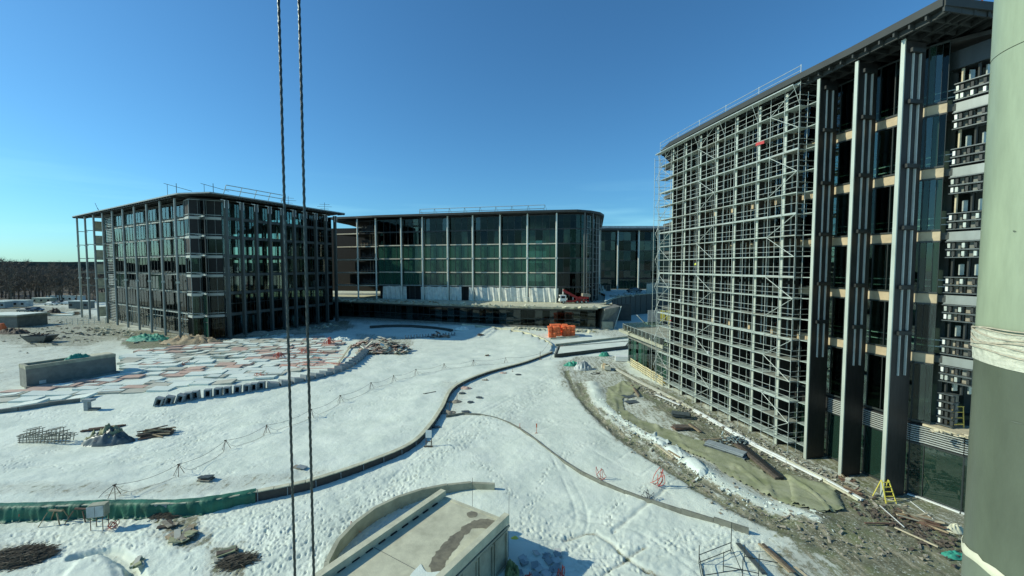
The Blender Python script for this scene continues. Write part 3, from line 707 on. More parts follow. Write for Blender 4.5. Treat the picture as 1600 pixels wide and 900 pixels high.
for i in range(len(corner)-1):
    p, q = corner[i], corner[i+1]
    for k in range(0, 6):
        z0, z1 = ([ZP]+LV[1:]+[ZC-.5])[k], (LV+[ZC-.5])[k+1]
        pband('spandrel', CB, p, q, z0-.12, z0+.12, .2, 'dark_metal', .05)
        window(CB, p, q, z0+.13, z1-.13, 1, [], 'mullion', ['glass_dark', 'glass_green_deep'])
    if i % 2 == 0 and i > 3:
        rod('column', (*(np.array(p)+np.array([.9, -.9])), ZP), (*(np.array(p)+np.array([.9, -.9])), ZC), .3, 'post_metal', CB, 'tube')
sc_ = np.array(sideP[1])-np.array(sideP[0]); ls = np.linalg.norm(sc_); us = sc_/ls; ns = np.array([us[1], -us[0]])
for j in range(6):
    p = np.array(sideP[0])+us*ls*j/6; q = np.array(sideP[0])+us*ls*(j+1)/6
    rod('column', (*(p+ns*1.2), ZP), (*(p+ns*1.2), ZC), .32, 'post_metal', CB, 'tube')
    for k in range(0, 6):
        z0, z1 = ([ZP]+LV[1:]+[ZC-.5])[k], (LV+[ZC-.5])[k+1]
        pband('spandrel', CB, p, q, z0-.2, z0+.2, .3, 'bare_slab', .05)
        window(CB, p, q, z0+.2, z1-.2, 3, [], 'mullion', 'glass_dark')
footc = [tuple(gc[0]), ]+[tuple(p) for p in gc[1:]]+[tuple(p) for p in corner[1:]]+[tuple(side_end)]+[(-52, 200), tuple(gc[0]+np.array([-10, 3]))]
ft2 = [tuple(np.array(p)+np.array([0, .6])) for p in footc]
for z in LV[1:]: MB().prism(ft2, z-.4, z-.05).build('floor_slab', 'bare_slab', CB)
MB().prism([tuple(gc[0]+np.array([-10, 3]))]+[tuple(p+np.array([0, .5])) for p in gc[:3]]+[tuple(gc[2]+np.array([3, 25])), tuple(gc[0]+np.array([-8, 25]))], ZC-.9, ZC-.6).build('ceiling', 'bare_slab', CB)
block('core', (*(X0+dc*20-nc*16), (ZP+ZC)/2-.5), (40, 9, ZC-ZP-2), 'core_concrete', CB, rz=math.atan2(dc[1], dc[0]))
block('core', (*(X0+dc*57-nc*18), (ZP+ZC)/2-.5), (16, 9, ZC-ZP-2), 'core_concrete', CB, rz=math.atan2(dc[1], dc[0]))
# unfinished bays at the left end: slabs, edge rails, props, partition walls
for i in (0,):
    p, q = gc[i], gc[i+1]
    for k, z in enumerate(LV[1:]):
        pband('slab_edge', CB, p, q, z-.42, z-.06, .3, 'beige_grey' if k < 4 else 'bare_slab', .15)
        for h_ in (.5, 1.0): bar('edge_rail', (*p, z+h_), (*q, z+h_), .05, .06, 'rust' if h_ > .6 else 'galvanised', CB)
        for s in np.linspace(.1, .9, 6): c = lerp(p, q, s); rod('prop', (*c, z-.06), (*c, z+(4.2 if s > .5 else 1.1)), .06, 'wood' if k % 2 else 'mullion', CB)
        if True:
            b = MB()
            for s in range(9):
                c = lerp(p, q, .1+.09*s); b.box((c[0], c[1]+1.5, z+.8+random.random()*1.2), (.55, .3, 1.2+random.random()))
            b.build('stacked_units', 'bare_slab', CB)
pp = gc[0]+np.array([-10, 3])
for k, z in enumerate(LV[1:]): pband('slab_edge', CB, pp, gc[0], z-.42, z-.06, .3, 'beige_grey', .15)
ro = [tuple(pp+np.array([-1, -2.2])), tuple(gc[0]+nc*2.2)]+[tuple(p+nc*1.9) for p in ccol[1::3]]+[tuple(X1+nc*.9), tuple(X1+dc*6.5+nc*.3), tuple(X1+dc*10.5-nc*3.2), tuple(X1+dc*13.2-nc*8), tuple(X1+dc*14.3-nc*15), tuple(side_end+ns*2.4+us*2), (-50, 205), (pp[0]-4, 200)]
roof_of(CB, ro, ZC, .55, edge='fascia')
# sheeting on the lowest storey
def tarp_panel(parent, p, q, z0, z1, nrm, m='sheeting', amp=.18):
    p = np.array(p); q = np.array(q); L = np.linalg.norm(q-p); nx = max(6, int(L*5)); nzv = 10; b = MB(); vs = []; sd = random.random()*50
    for j in range(nzv+1):
        for i in range(nx+1):
            s = i/nx; t = j/nzv; w = amp*(math.sin(s*L*3.1+sd+1.6*math.sin(t*2+sd))+.6*math.sin(s*L*6.7+t*3+sd*2))*(1-.6*t)
            zz = z0+(z1-z0)*t-(.22*abs(math.sin(s*L*.75+sd)) if j == nzv else 0); c = p+(q-p)*s+nrm*(w+.15); vs.append((c[0], c[1], zz))
    b.add(vs, [(j*(nx+1)+i, j*(nx+1)+i+1, (j+1)*(nx+1)+i+1, (j+1)*(nx+1)+i) for j in range(nzv) for i in range(nx)])
    return b.build('sheet', m, parent, smooth=True)
for i in range(1, len(gc)):
    p = gc[i]; q = gc[i+1] if i < len(gc)-1 else np.array(corner[3])
    segs = {1: [(.18, .96)], 2: [(-.02, .16), (.84, 1.)], 3: [(.0, .98)], 4: [(.02, .5), (.8, 1.)], 5: [(.0, .98)], 6: [(.0, .97)], 7: [(.03, .98)], 8: [(.0, .9)]}.get(i, [(0, 1)])
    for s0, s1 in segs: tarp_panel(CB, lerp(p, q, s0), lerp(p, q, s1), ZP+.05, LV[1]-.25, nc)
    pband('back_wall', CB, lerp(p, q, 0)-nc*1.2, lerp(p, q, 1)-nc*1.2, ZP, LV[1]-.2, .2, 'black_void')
    if i in (2, 4):
        for s in (.3, .55, .8): c = lerp(p, q, s); rod('door_post', (*c, ZP), (*c, LV[1]-.2), .07, 'post_metal', CB)
roof_rail('roof_railing', 'long light railing frame on top of the central block roof', [tuple(X0+dc*5-nc*4), tuple(X1-dc*5-nc*4)], ZC+.5, 2.4, 5.5, lean=(.5, -1.2), diag=(1.6, 1.))

# side scaffolding on the central block's curved flank
CS = thing('scaffold', 'dark scaffold wrapped round the curved right flank of the central block', 'scaffold', (*corner[-1], ZP))
cs = resample(np.array([tuple(np.array(corner[4])+np.array([1.6, -1.2])), tuple(np.array(corner[-1])+ns*2.2), tuple(np.array(sideP[0])+us*24+ns*2.2)]), 2.6)[0]
for i, p in enumerate(cs):
    rod('standard', (*p, ZP), (*p, ZC-1), .06, 'column_metal', CS)
for z in np.arange(ZP+2, ZC-1, 2.):
    for i in range(len(cs)-1): rod('ledger', (*cs[i], z), (*cs[i+1], z), .05, 'column_metal', CS)

# ---- fourth building behind -------------------------------------------------
ZY = 7.2
fx = [G(a, 452, ZY) for a in (936, 964.5, 997, 1028.5, 1060, 1092, 1124)]
FB = thing('office_building', 'farthest dark glazed block seen between the central block and the scaffolded one', 'building', (*fx[0], ZY))
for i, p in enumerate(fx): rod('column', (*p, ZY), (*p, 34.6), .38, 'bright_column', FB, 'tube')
for i in range(len(fx)-1):
    p = (fx[i][0], fx[i][1]+1.8); q = (fx[i+1][0], fx[i+1][1]+1.8)
    for k in range(0, 6):
        z0, z1 = ([ZY]+LV[1:]+[34.2])[k], (LV[1:]+[34.2])[k] if k < 5 else 34.2
        if k == 0: window(FB, p, q, z0+.1, z1+.7, 6, [], 'mullion', 'glass_green_deep'); pband('spandrel', FB, p, q, z1+.7, z1+1.3, .3, 'black_void', .05); continue
        window(FB, p, q, z0+(1.3 if k == 1 else .1), z1-.1, 3, [], 'mullion', ['glass_green_deep', 'glass_dark'] if k < 4 else ['glass_dark', 'glass_clear'], panes=3)
        pband('spandrel', FB, p, q, z1-.12, z1+.12, .2, 'mullion', .05)
ff = [(fx[0][0]-1, fx[0][1]+2.6), (fx[-1][0]+2, fx[-1][1]+2.6), (fx[-1][0]+2, fx[-1][1]+30), (fx[0][0]-1, fx[0][1]+30)]
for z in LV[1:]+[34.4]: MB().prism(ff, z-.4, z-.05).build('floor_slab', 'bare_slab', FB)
block('core', (fx[3][0], fx[3][1]+16, 21), (60, 8, 26), 'core_concrete', FB)
roof_of(FB, [(fx[0][0]-3, fx[0][1]-1.6), (fx[-1][0]+3, fx[-1][1]-1.6), (fx[-1][0]+3, fx[-1][1]+32), (fx[0][0]-3, fx[0][1]+32)], 34.6, .8)
block('parapet', ((fx[0][0]+fx[-1][0])/2, fx[0][1]+4, 36.3), (fx[-1][0]-fx[0][0]+4, .5, 1.6), 'grey_tarp', FB)

# ---- right building ----------------------------------------------------------
fb = [G(a, b) for a, b in [(1380, 778), (1318, 745), (1265, 718), (1210, 693), (1174, 674), (1142, 657), (1113, 642), (1088, 629), (1066, 618), (1047, 606)]]
ys_ = np.array([p[1] for p in fb]); xs_ = np.array([p[0] for p in fb]); kf = np.polyfit(np.arange(10), ys_, 1); kx = np.polyfit(ys_, xs_, 2)
fin = [(float(np.polyval(kx, y)), float(y)) for y in np.polyval(kf, np.arange(10))]
RB = thing('office_building', 'near glazed block on the right, half hidden by scaffolding, with deep upright fins', 'building', (*fin[0], 0))
RB['label'] = 'nearest glazed block on the right, with three deep upright fins beside its scaffolding'
dr_ = np.array(fin[-1])-np.array(fin[0]); dr_ = dr_/np.linalg.norm(dr_); nn_ = np.array([-dr_[1], dr_[0]]); nn_ = nn_ if nn_[0] < 0 else -nn_
AZ = math.atan2(nn_[1], nn_[0])
ZT = ZR+.1
def loc(p, out, al, z):                       # from a fin base: out = towards the court, al = along the face away from the camera
    return (p[0]+nn_[0]*out+dr_[0]*al, p[1]+nn_[1]*out+dr_[1]*al, z)
FD = 1.9
for i, p in enumerate(fin):
    block('fin', loc(p, -FD/2, .18, ZT/2-.3), (FD, .34, ZT-.6), 'fin_metal', RB, rz=AZ)
    block('flange', loc(p, .06, .12, ZT/2-.25), (.10, .27, ZT-.5), 'flange_metal', RB, rz=AZ)
    if i < 9:
        zc = 9.6
        cuts = [12.9, 16.4, 20.9, 25.5, 30.2, 33.9]; z0 = zc
        for zc_ in cuts:
            for o, pr2 in ((-.66, .12), (-1.28, .15)):
                block('rod_cover', loc(p, o, .01-pr2/2, (z0+zc_-.18)/2), (.07, pr2, zc_-.18-z0), 'rod_metal', RB, rz=AZ)
            block('fin_bracket', loc(p, -.92, -.12, zc_), (1.2, .24, .28), 'dark_metal', RB, rz=AZ)
            z0 = zc_+.18
# glass line, then the corner
gl_ = [np.array(loc(p, -FD-.5, .1, 0)[:2]) for p in fin]
gA_ = [gl_[i] for i in range(len(gl_)-1, -1, -1)]
c1 = np.array(G(1440, 778)); c2 = np.array(G(1501, 801)); c3 = c2+np.array([2.4, -1.9]); c4 = c3+np.array([9, 1.0])
ct = [gA_[-1]]+[np.array(p) for p in (c1, c2, c3)]
for i in range(len(gA_)-1):
    p, q = gA_[i], gA_[i+1]; vis = i >= 7
    for k in range(6):
        z0 = LV[k]; z1 = (LV+[ZT-.8])[k+1]
        window(RB, p, q, z0+.1, z1-.75 if k < 5 else z1, 3, [], 'mullion', ['glass_clear', 'glass_dark'] if vis else 'glass_clear', panes=3)
        if k > 0:
            pband('spandrel', RB, p, q, z0-.72, z0+.02, .3, 'beige_panel', -.15)
            pband('spandrel_lip', RB, p, q, z0-.05, z0+.08, .5, 'steel_plate', -.35)
            pband('spandrel_lip', RB, p, q, z0-.80, z0-.70, .5, 'steel_plate', -.35)
        for h_ in (.55, 1.05):
            a = np.array(lerp(p, q, 0)); c = np.array(lerp(p, q, 1)); nseg = 3
            if vis and k > 0:
                for s in range(nseg): bar('tape_rail', (*(lerp(a-nn_*.9, c-nn_*.9, s/nseg)), z0+h_), (*(lerp(a-nn_*.9, c-nn_*.9, (s+1)/nseg)), z0+h_), .05, .07, ['white_paint', 'rust'][s % 2], RB)
            elif k > 0: bar('edge_rail', (*(a-nn_*.9), z0+h_), (*(c-nn_*.9), z0+h_), .05, .05, 'mullion_light', RB)
    window(RB, p, q, .1, 4.3, 2, [], 'mullion', 'glass_court', panes=2)
    pband('louvre_band', RB, p, q, 4.3, 5.75, .3, 'black_void', -.1)
# corner glass, ground floor and first bays
for i in range(len(ct)-1):
    p, q = ct[i], ct[i+1]
    window(RB, p, q, .1, 4.2, 1, [], 'mullion', 'glass_court', panes=1)
    pband('sill', RB, p, q, 0, .1, .4, 'white_paint', .05)
    pband('louvre_band', RB, p, q, 4.2, 5.75, .3, 'black_void', -.12)
    for z in np.arange(4.4, 5.6, .17): pband('louvre_slat', RB, p, q, z, z+.05, .16, 'louvre', .1)
for i in (7, 8):
    p, q = gA_[i], gA_[i+1]
    for z in np.arange(4.4, 5.6, .17): pband('louvre_slat', RB, p, q, z, z+.05, .16, 'louvre', .1)
for k in range(6):
    z0 = LV[k]; z1 = (LV+[ZT-.8])[k+1]; p, q = ct[0], np.array(lerp(ct[1], ct[2], .12))
    window(RB, p, q, z0+.1, z1-.75 if k < 5 else z1, 3, [], 'mullion', ['glass_clear', 'glass_dark', 'glass_green_deep'], panes=3)
    if k > 0:
        pband('spandrel', RB, p, q, z0-.72, z0+.02, .3, 'beige_panel', -.15); pband('spandrel_lip', RB, p, q, z0-.05, z0+.08, .5, 'steel_plate', -.35); pband('spandrel_lip', RB, p, q, z0-.80, z0-.70, .5, 'steel_plate', -.35)
        for h_ in (.55, 1.05): bar('tape_rail', (*(p-nn_*.9), z0+h_), (*(q-nn_*.9), z0+h_), .05, .07, 'white_paint', RB)
# stacked corner brackets: shelves of steel and stone waiting for the curved glass
q0 = np.array(G(1461, 779)); q1 = np.array(G(1512, 800)); q2 = q1+np.array([4.5, -.6]); uu = (q1-q0)/np.linalg.norm(q1-q0); LQ = np.linalg.norm(q1-q0)
for k in range(6):
    z = LV[k]; up = k > 0
    rows = [z+.12, z+.72] + ([z-1.35, z-1.95] if up else [z+1.32, z+1.92])
    if k == 5: pass
    for (p, q, mm) in (((q0, q1, 0), (q1, q2, 1)) if up else ((q0, np.array(lerp(q0, q1, .5)), 0),)):
        if up: pband('slab_edge', RB, p, q, z-.72, z-.06, .5, 'column_metal', .1)
        for r in rows:
            pband('shelf', RB, p, q, r-.03, r+.03, .85, 'steel_plate', .05)
            pband('shelf', RB, p, q, r+.54, r+.60, .85, 'steel_plate', .05)
            n_ = 5
            for s in range(n_):
                a = lerp(p, q, s/n_+.03); c = lerp(p, q, (s+1)/n_-.03)
                pband('stone_unit', RB, a, c, r+.04, r+.53, .35 if s else .5, 'stone' if k < 3 and random.random() < .7 else 'concrete_dark', -.12)
            for s in (0.02, .16, .45, .8): c = lerp(p, q, s); block('lug', (c[0]-.2, c[1]-.18, r+.28), (.16, .16, .34), ('white_paint' if random.random() < .7 else 'galvanised') if s == .02 else random.choice(['fascia', 'fascia', 'dark_metal', 'galvanised']), RB, rz=.3)
    for s in (.15, .62):
        c = lerp(q0, q1, s); b0 = z+1.35 if up else z+2.6; b1 = (LV+[ZT-.8])[k+1]-2.0
        if b1 > b0: block('prop', (c[0], c[1], (b0+b1)/2), (.12, .12, b1-b0), 'wood_pale' if s < .3 and k > 2 else 'fascia', RB); block('prop_plate', (c[0]+.55, c[1]-.1, b0+.5), (.32, .1, .8), 'galvanised', RB)
block('capping', (*((q0+q1)/2+np.array([.3, 0])), ZT-2.1), (LQ+1.0, 1.0, 1.3), 'dark_metal', RB, rz=math.atan2(uu[1], uu[0]))
# slabs, core, roof
fo = [tuple(p-nn_*.25) for p in gA_]+[tuple(np.array(ct[1])+[.3, 0]), tuple(np.array(ct[2])+[.8, .6]), tuple(q2), (48, 29), (48, 72), (26, 72)]
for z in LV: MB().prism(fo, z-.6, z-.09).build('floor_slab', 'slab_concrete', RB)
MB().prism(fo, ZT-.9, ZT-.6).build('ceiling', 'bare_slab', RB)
block('core', (41, 47, ZT/2-.6), (7, 26, ZT-1.6), 'core_concrete', RB); block('back_wall', (47.5, 50, ZT/2-.6), (.4, 42, ZT-1.6), 'core_concrete', RB)
for i in range(0, 10, 2): p = loc(fin[i], -6, 1, 0); rod('interior_column', p, (p[0], p[1], ZT-.9), .38, 'core_concrete', RB)
rc0 = loc(fin[0], .9, -2.6, 0)[:2]; rc0 = G(1475, 4, ZT+.2)
rc0 = (rc0[0]-.0, rc0[1])
rA = [tuple(loc(p, .75, 0, 0)[:2]) for p in fin[1::2]]+[tuple(G(1034, 240, ZT))]
ro = [rc0]+rA+[(30, 76), (50, 76), (50, 31), (rc0[0]+8, rc0[1]+1.2)]
roof_of(RB, ro, ZT, .4, edge='fascia', m='dark_metal')
soffit_ribs(RB, np.array([rc0, rA[-1]]), -nn_*4.2, ZT, 1.05)
for s in range(7): p = lerp(rc0, (rc0[0]+8, rc0[1]+1.2), s/7+.03); bar('soffit_beam', (*p, ZT-.2), (p[0]+.6, p[1]+4, ZT-.2), .14, .36, 'fascia', RB)
t = thing('crane_jib', 'tip of a red lattice crane jib just above the right roof corner', 'crane', (36, 34, ZT))
for a, c in (((35.6, 34, ZT), (36.6, 34, 40)), ((36.5, 34, ZT), (37.3, 34, 40)), ((35.8, 34, ZT+.8), (36.7, 34, ZT+1.2)), ((36.9, 34, ZT+1.8), (36.1, 34, ZT+2.4))): rod('jib_bar', a, c, .07, 'crane_red', t)

# ---- scaffold on the right building ------------------------------------------
def sc(out, s, z):                            # s metres along the face from the near edge of the scaffold
    i = (s+ (fin[2][1]-fin[0][1]) + 1.5)/ (kf[0]); y = fin[0][1]+i*kf[0]; x = float(np.polyval(kx, y)); return (x+nn_[0]*out, y+nn_[1]*out, z)
SC = thing('scaffold', 'tall galvanised tube scaffold covering the long face of the right block', 'scaffold', sc(.5, 0, 0))
bay = kf[0]/2; NBY = 15; LIFT = 2.0; NLF = 17; OUT = .55
zs = [.9+LIFT*k for k in range(NLF+1)]
for j in range(NBY+1):
    s = j*bay
    rod('standard', sc(OUT, s, 0), sc(OUT, s, 36.6 if j % 3 == 0 else ZT-.3), .028, 'galvanised', SC)
    if j % 2 == 0: rod('standard', sc(-.35, s, 0), sc(-.35, s, ZT-1.0), .03, 'galvanised', SC)
    rod('base_plate', sc(OUT, s, 0), sc(OUT, s, .05), .12, 'galvanised', SC)
for k, z in enumerate(zs):
    for j in range(0, NBY, 2):
        e = min(j+2, NBY)
        rod('ledger', sc(OUT, j*bay, z), sc(OUT, e*bay, z), .028, 'galvanised', SC)
        if random.random() < .9: rod('guard_rail', sc(OUT, j*bay, z+.52), sc(OUT, e*bay, z+.52), .02, 'galvanised', SC)
        if z+1.04 < ZT: rod('guard_rail', sc(OUT, j*bay, z+1.04), sc(OUT, e*bay, z+1.04), .024, 'galvanised', SC)
        if k < NLF: 
            bar('deck', sc(-.05, j*bay+.05, z+.05), sc(-.05, e*bay-.05, z+.05), 1.15, .06, random.choice(['deck_board', 'deck_board', 'deck_board', 'deck_worn']), SC)
            if e*bay-j*bay > 2: bar('inner_deck', sc(-1.2, j*bay+1.55, z+.03), sc(-1.2, e*bay-.1, z+.03), 1.0, .05, random.choice(['deck_board', 'deck_worn', 'wood']), SC)
    bar('toe_board', sc(OUT-.05, 0, z+.12), sc(OUT-.05, NBY*bay, z+.12), .03, .12, 'galvanised', SC) if k % 3 == 2 else None
for (j0, w) in ((0, 2), (7, 2), (13, 2)):
    for k in range(NLF):
        a, c = (j0, j0+w) if k % 2 else (j0+w, j0)
        c = min(c, NBY); a = min(a, NBY)
        if k % 3 != 2: rod('brace', sc(OUT+.06, a*bay, zs[k]), sc(OUT+.06, c*bay, zs[k]+LIFT), .032, 'galvanised', SC)
for s_end in (0, NBY*bay):
    for z in zs:
        for h_ in (0, .5, 1.0): rod('transom', sc(OUT, s_end, z+h_), sc(-1.7, s_end, z+h_), .028, 'galvanised', SC)
for j in range(2, NBY, 2):
    for z in zs: rod('transom', sc(OUT, j*bay, z-.05), sc(-.35, j*bay, z-.05), .02, 'galvanised', SC)
# return bay past the near end: decks reaching the first free fin, no rails
for z in zs[:-1]:
    bar('return_deck', sc(-1.0, -.15, z+.05), sc(-1.0, -1.35, z+.05), 1.5, .06, 'deck_board', SC)
# ladder tower at the far end
for o in (1.4,):
    rod('standard', sc(o, NBY*bay, 0), sc(o, NBY*bay, ZT-1), .035, 'galvanised', SC); rod('standard', sc(o, NBY*bay-1.3, 0), sc(o, NBY*bay-1.3, ZT-1), .035, 'galvanised', SC)
for k, z in enumerate(np.arange(.9, ZT-1, 1.0)): rod('rung', sc(OUT, NBY*bay, z), sc(1.4, NBY*bay, z), .02, 'galvanised', SC)
for k in range(NLF): rod('brace', sc(1.4 if k % 2 else OUT, NBY*bay-.6, zs[k]), sc(OUT if k % 2 else 1.4, NBY*bay-.6, zs[k]+LIFT), .03, 'galvanised', SC)
# roof-edge outrigger walkway
for j in range(0, NBY, 3):
    bar('roof_walkway', sc(OUT+.45, j*bay, ZT-.5), sc(OUT+.45, min(j+3, NBY)*bay, ZT-.5), .75, .08, 'galvanised', SC)
    for z in (36.05, 36.5): rod('guard_rail', sc(OUT, j*bay, z), sc(OUT, min(j+3, NBY)*bay, z), .028, 'galvanised', SC)
    rod('stay', sc(OUT+.8, j*bay, ZT-.5), sc(OUT, j*bay, ZT-2.2), .028, 'galvanised', SC)

# ---- glazed pavilion behind the scaffold --------------------------------------
PVa = np.array(G(982, 566)); PVb = np.array(G(1046, 604)); up_ = (PVb-PVa)/np.linalg.norm(PVb-PVa); np_ = np.array([up_[1], -up_[0]])
if np_[0] > 0: np_ = -np_
PV = thing('pavilion', 'low green-glazed pavilion with a pale overhanging roof behind the scaffold foot', 'building', (*PVa, 0))
pvp = resample(np.array([PVa, PVb]), 2.4)[0]
for i in range(len(pvp)-1):
    window(PV, pvp[i], pvp[i+1], .3, 4.7, 1, [], 'mullion_light', ['glass_green', 'glass_clear', 'glass_green_deep'], panes=2)
    pband('plinth', PV, pvp[i], pvp[i+1], 0, .3, .4, 'concrete', 0)
    pband('fascia_panel', PV, pvp[i], pvp[i+1], 4.7, 5.7, .3, 'concrete_dark', .1)
far_ = PVa+np.array([9, 3.5])
for i in range(3): window(PV, lerp(PVa, far_, i/3), lerp(PVa, far_, (i+1)/3), .3, 4.7, 1, [], 'mullion_light', 'glass_green')
MB().prism([tuple(PVa+np_*1.6-up_*1.0), tuple(PVb+np_*1.2), tuple(PVb-np_*10), tuple(far_+np.array([1, 2]))], 5.7, 6.2).build('roof', 'concrete', PV)
MB().prism([tuple(PVa-np_*.3), tuple(PVb-np_*.3), tuple(PVb-np_*10), tuple(far_)], 0.01, .25).build('floor', 'concrete', PV)
rr = resample(np.array([far_+np.array([0, 1]), PVa+np_*1.2-up_*.6, PVb+np_*1.0]), 1.5)[0]
for i in range(len(rr)-1):
    pband('balustrade_glass', PV, rr[i], rr[i+1], 6.25, 7.2, .03, 'glass_clear', 0); rod('balustrade_post', (*rr[i], 6.2), (*rr[i], 7.3), .04, 'galvanised', PV); rod('handrail', (*rr[i], 7.25), (*rr[i+1], 7.25), .035, 'galvanised', PV)

# ---- added backing wall and partitions, coloured black to keep the unfinished bays dark
block('dark_backing', (-66, 172, (ZP+ZC)/2), (60, .6, ZC-ZP-3), 'black_void', CB, rz=-.15)
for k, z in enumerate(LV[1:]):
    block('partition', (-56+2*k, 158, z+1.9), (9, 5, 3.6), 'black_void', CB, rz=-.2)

# ================================================================= court walls
def kerb_wall(name, label, cat, P, step, th, m, top=.04, base=-.3, capm=None, gap=.02, group=None, hfun=None):
    t = thing(name, label, cat, (*P[0][:2], 0), group)
    R, tt = resample(np.array(P), step)
    for i in range(len(R)-1):
        p, q = R[i], R[i+1]; d = np.array(q[:2])-np.array(p[:2]); L = np.linalg.norm(d)
        if L < 1e-3: continue
        h = (p[2]+q[2])/2+top; c = (np.array(p[:2])+np.array(q[:2]))/2; rz = math.atan2(d[1], d[0])
        g0 = min(tz(*c), 0)+base
        block('wall_block', (*c, (h+g0)/2), (L-gap, th, h-g0), m, t, rz=rz)
        if capm: block('coping', (*c, h+.03), (L-gap, th+.1, .07), capm, t, rz=rz)
    return t
i_end = next(i for i, p in enumerate(WALL) if p[0] > G(405, 780)[0])
sw = kerb_wall('garden_wall', 'long winding low garden wall with a dark face sweeping through the snow', 'wall', WALL[:], 1.1, .34, 'precast', capm='concrete_light')
aw = kerb_wall('planter_wall', 'pale curved wall closing the round end of the raised snow bed', 'wall', ARC[6:], 1.6, .35, 'concrete_light', top=.12)
# black sheet painting the shade onto the winding wall's face beyond the green sheet
shd = MB(); R, _ = resample(WALL[i_end-3:], .5); vs = []
for i, p in enumerate(R):
    d = (R[min(i+1, len(R)-1)]-R[max(i-1, 0)])[:2]; d = d/np.linalg.norm(d); nrm = np.array([d[1], -d[0]]); w = .02*math.sin(i*2.2)
    for (o, z) in ((.20, p[2]+.02), (.235+w, p[2]*.5), (.28+w, -.12)): vs.append((p[0]+nrm[0]*o, p[1]+nrm[1]*o, z))
shd.add(vs, [(3*i+j, 3*i+3+j, 3*i+4+j, 3*i+1+j) for i in range(len(R)-1) for j in range(2)]); shd.build('shade_sheet', 'black_cable', sw, smooth=True)
st = MB()
for i in range(2, len(R)-1, 4):
    p = R[i]; d = (R[i+1]-R[i-1])[:2]; d = d/np.linalg.norm(d); nrm = np.array([d[1], -d[0]]); st.bar((p[0]+nrm[0]*.29, p[1]+nrm[1]*.29, p[2]+.02), (p[0]+nrm[0]*.33, p[1]+nrm[1]*.33, .02), .05, .03)
st.build('joint_strip', 'precast', sw)
# green sheet draped over the wall on the left
R, tt = resample(WALL[:i_end], .09); vs = []; prof = [(-.42, 0.08), (-.30, .16), (-.12, .17), (.1, .15), (.23, .10), (.30, -.1), (.34, -.35), (.37, -.62), (.42, -.9), (.55, -9.)]
for i, p in enumerate(R):
    d = (R[min(i+1, len(R)-1)]-R[max(i-1, 0)])[:2]; d = d/(np.linalg.norm(d)+1e-9); nrm = np.array([d[1], -d[0]]); s = tt[i]
    f1 = float(vnoise(s, 3., .45, 3)); f2 = float(vnoise(s, 9., 1.7, 4)); f3 = float(vnoise(s, 5., .16, 6))
    for j, (o, z) in enumerate(prof):
        k = j/9; sl_ = float(vnoise(s+z*.5, 2., .33, 9)); wv = (.17*f1+.2*f2+.10*f3+.16*sl_)*(.3+k)
        zz = p[2]+z+.11*f2+.05*f1 if z > -5 else .02+.12*f1
        zz = max(zz, .0)
        vs.append((p[0]+nrm[0]*(o+wv*(1 if o > 0 else .4)), p[1]+nrm[1]*(o+wv*(1 if o > 0 else .4)), zz))
np_p = len(prof); gt = MB().add(vs, [(np_p*i+j, np_p*(i+1)+j, np_p*(i+1)+j+1, np_p*i+j+1) for i in range(len(R)-1) for j in range(np_p-1)]).build('tarpaulin', 'green_tarp', None, smooth=True)
tag(gt, 'long green tarpaulin pulled over the left end of the winding wall', 'tarpaulin')
# arc wall round the concrete box
AW = smooth_path([(*G(a, b, .0), h) for a, b, h in [(505, 935, .75), (512, 893, .75), (528, 862, .75), (560, 828, .75), (600, 800, .72), (650, 780, .7), (700, 769, .66), (740, 765, .62), (773, 767, .58)]], 6)
kerb_wall('curved_wall', 'grey curved concrete wall bowed round the back of the flat-roofed box', 'wall', AW, 1.9, .28, 'concrete', top=0)
# thin kerb crossing the court to the right
KW = smooth_path([(*G(a, b), h) for a, b, h in [(697, 652, .35), (725, 648, .35), (760, 651, .3), (795, 662, .3), (828, 682, .3), (862, 708, .25), (905, 737, .25), (960, 763, .25), (1020, 786, .3), (1090, 808, .35), (1140, 824, .45), (1170, 834, .55)]], 5)
kerb_wall('edging_kerb', 'thin grey curved kerb crossing the snow towards the lower right', 'kerb', KW, 2.2, .13, 'kerb_grey', top=-.08)
# low dark planter by the orange bags
t = thing('planter_edge', 'low dark-faced planter between the orange stacks and the pavilion', 'planter', (*G(868, 558), 0))
P = [G(867, 559), G(980, 545), G(985, 537), G(872, 546)]
for a, b in ((0, 1), (1, 2), (2, 3), (3, 0)): pband('side', t, P[a], P[b], 0, .7, .25, 'mullion' if a == 0 else 'concrete_dark')
MB().prism([lerp(P[0], P[2], .03), lerp(P[1], P[3], .03), lerp(P[2], P[0], .03), lerp(P[3], P[1], .03)], .3, .62).build('soil', 'ground_snow', t)
pband('kerb', t, G(868, 541), G(982, 528), 0, .5, .3, 'concrete')
bar('steel_edge', (*G(860, 531), .3), (*G(905, 527), .3), .3, .3, 'concrete', t)

# ================================================================= concrete box in the foreground
za = 3.1
A_, B_, D_ = (np.array(G(*q, za)) for q in ((690, 764), (797, 804), (508, 884))); C_ = B_+(D_-A_)
ux = (B_-A_)/np.linalg.norm(B_-A_); uy = (D_-A_)/np.linalg.norm(D_-A_); wx = np.linalg.norm(B_-A_); wy = np.linalg.norm(D_-A_)+1.0
BX = thing('vent_structure', 'big concrete flat-roofed box in the foreground with raised edges and a wet streak', 'concrete box', (*A_, 0))
def bp_(u, v, z): p = A_+ux*u+uy*v; return (p[0], p[1], z)
rzb = math.atan2(ux[1], ux[0])
def bxb(name, u0, u1, v0, v1, z0, z1, m): return block(name, bp_((u0+u1)/2, (v0+v1)/2, (z0+z1)/2), (u1-u0, v1-v0, z1-z0), m, BX, rz=rzb)
bxb('body', .06, wx-.06, .06, wy-.06, -.2, za-.75, 'concrete')
slab = MB()
bxb('roof_slab', .38, wx-.33, .012, wy-.4, za-.76, za-.42, 'concrete_light')
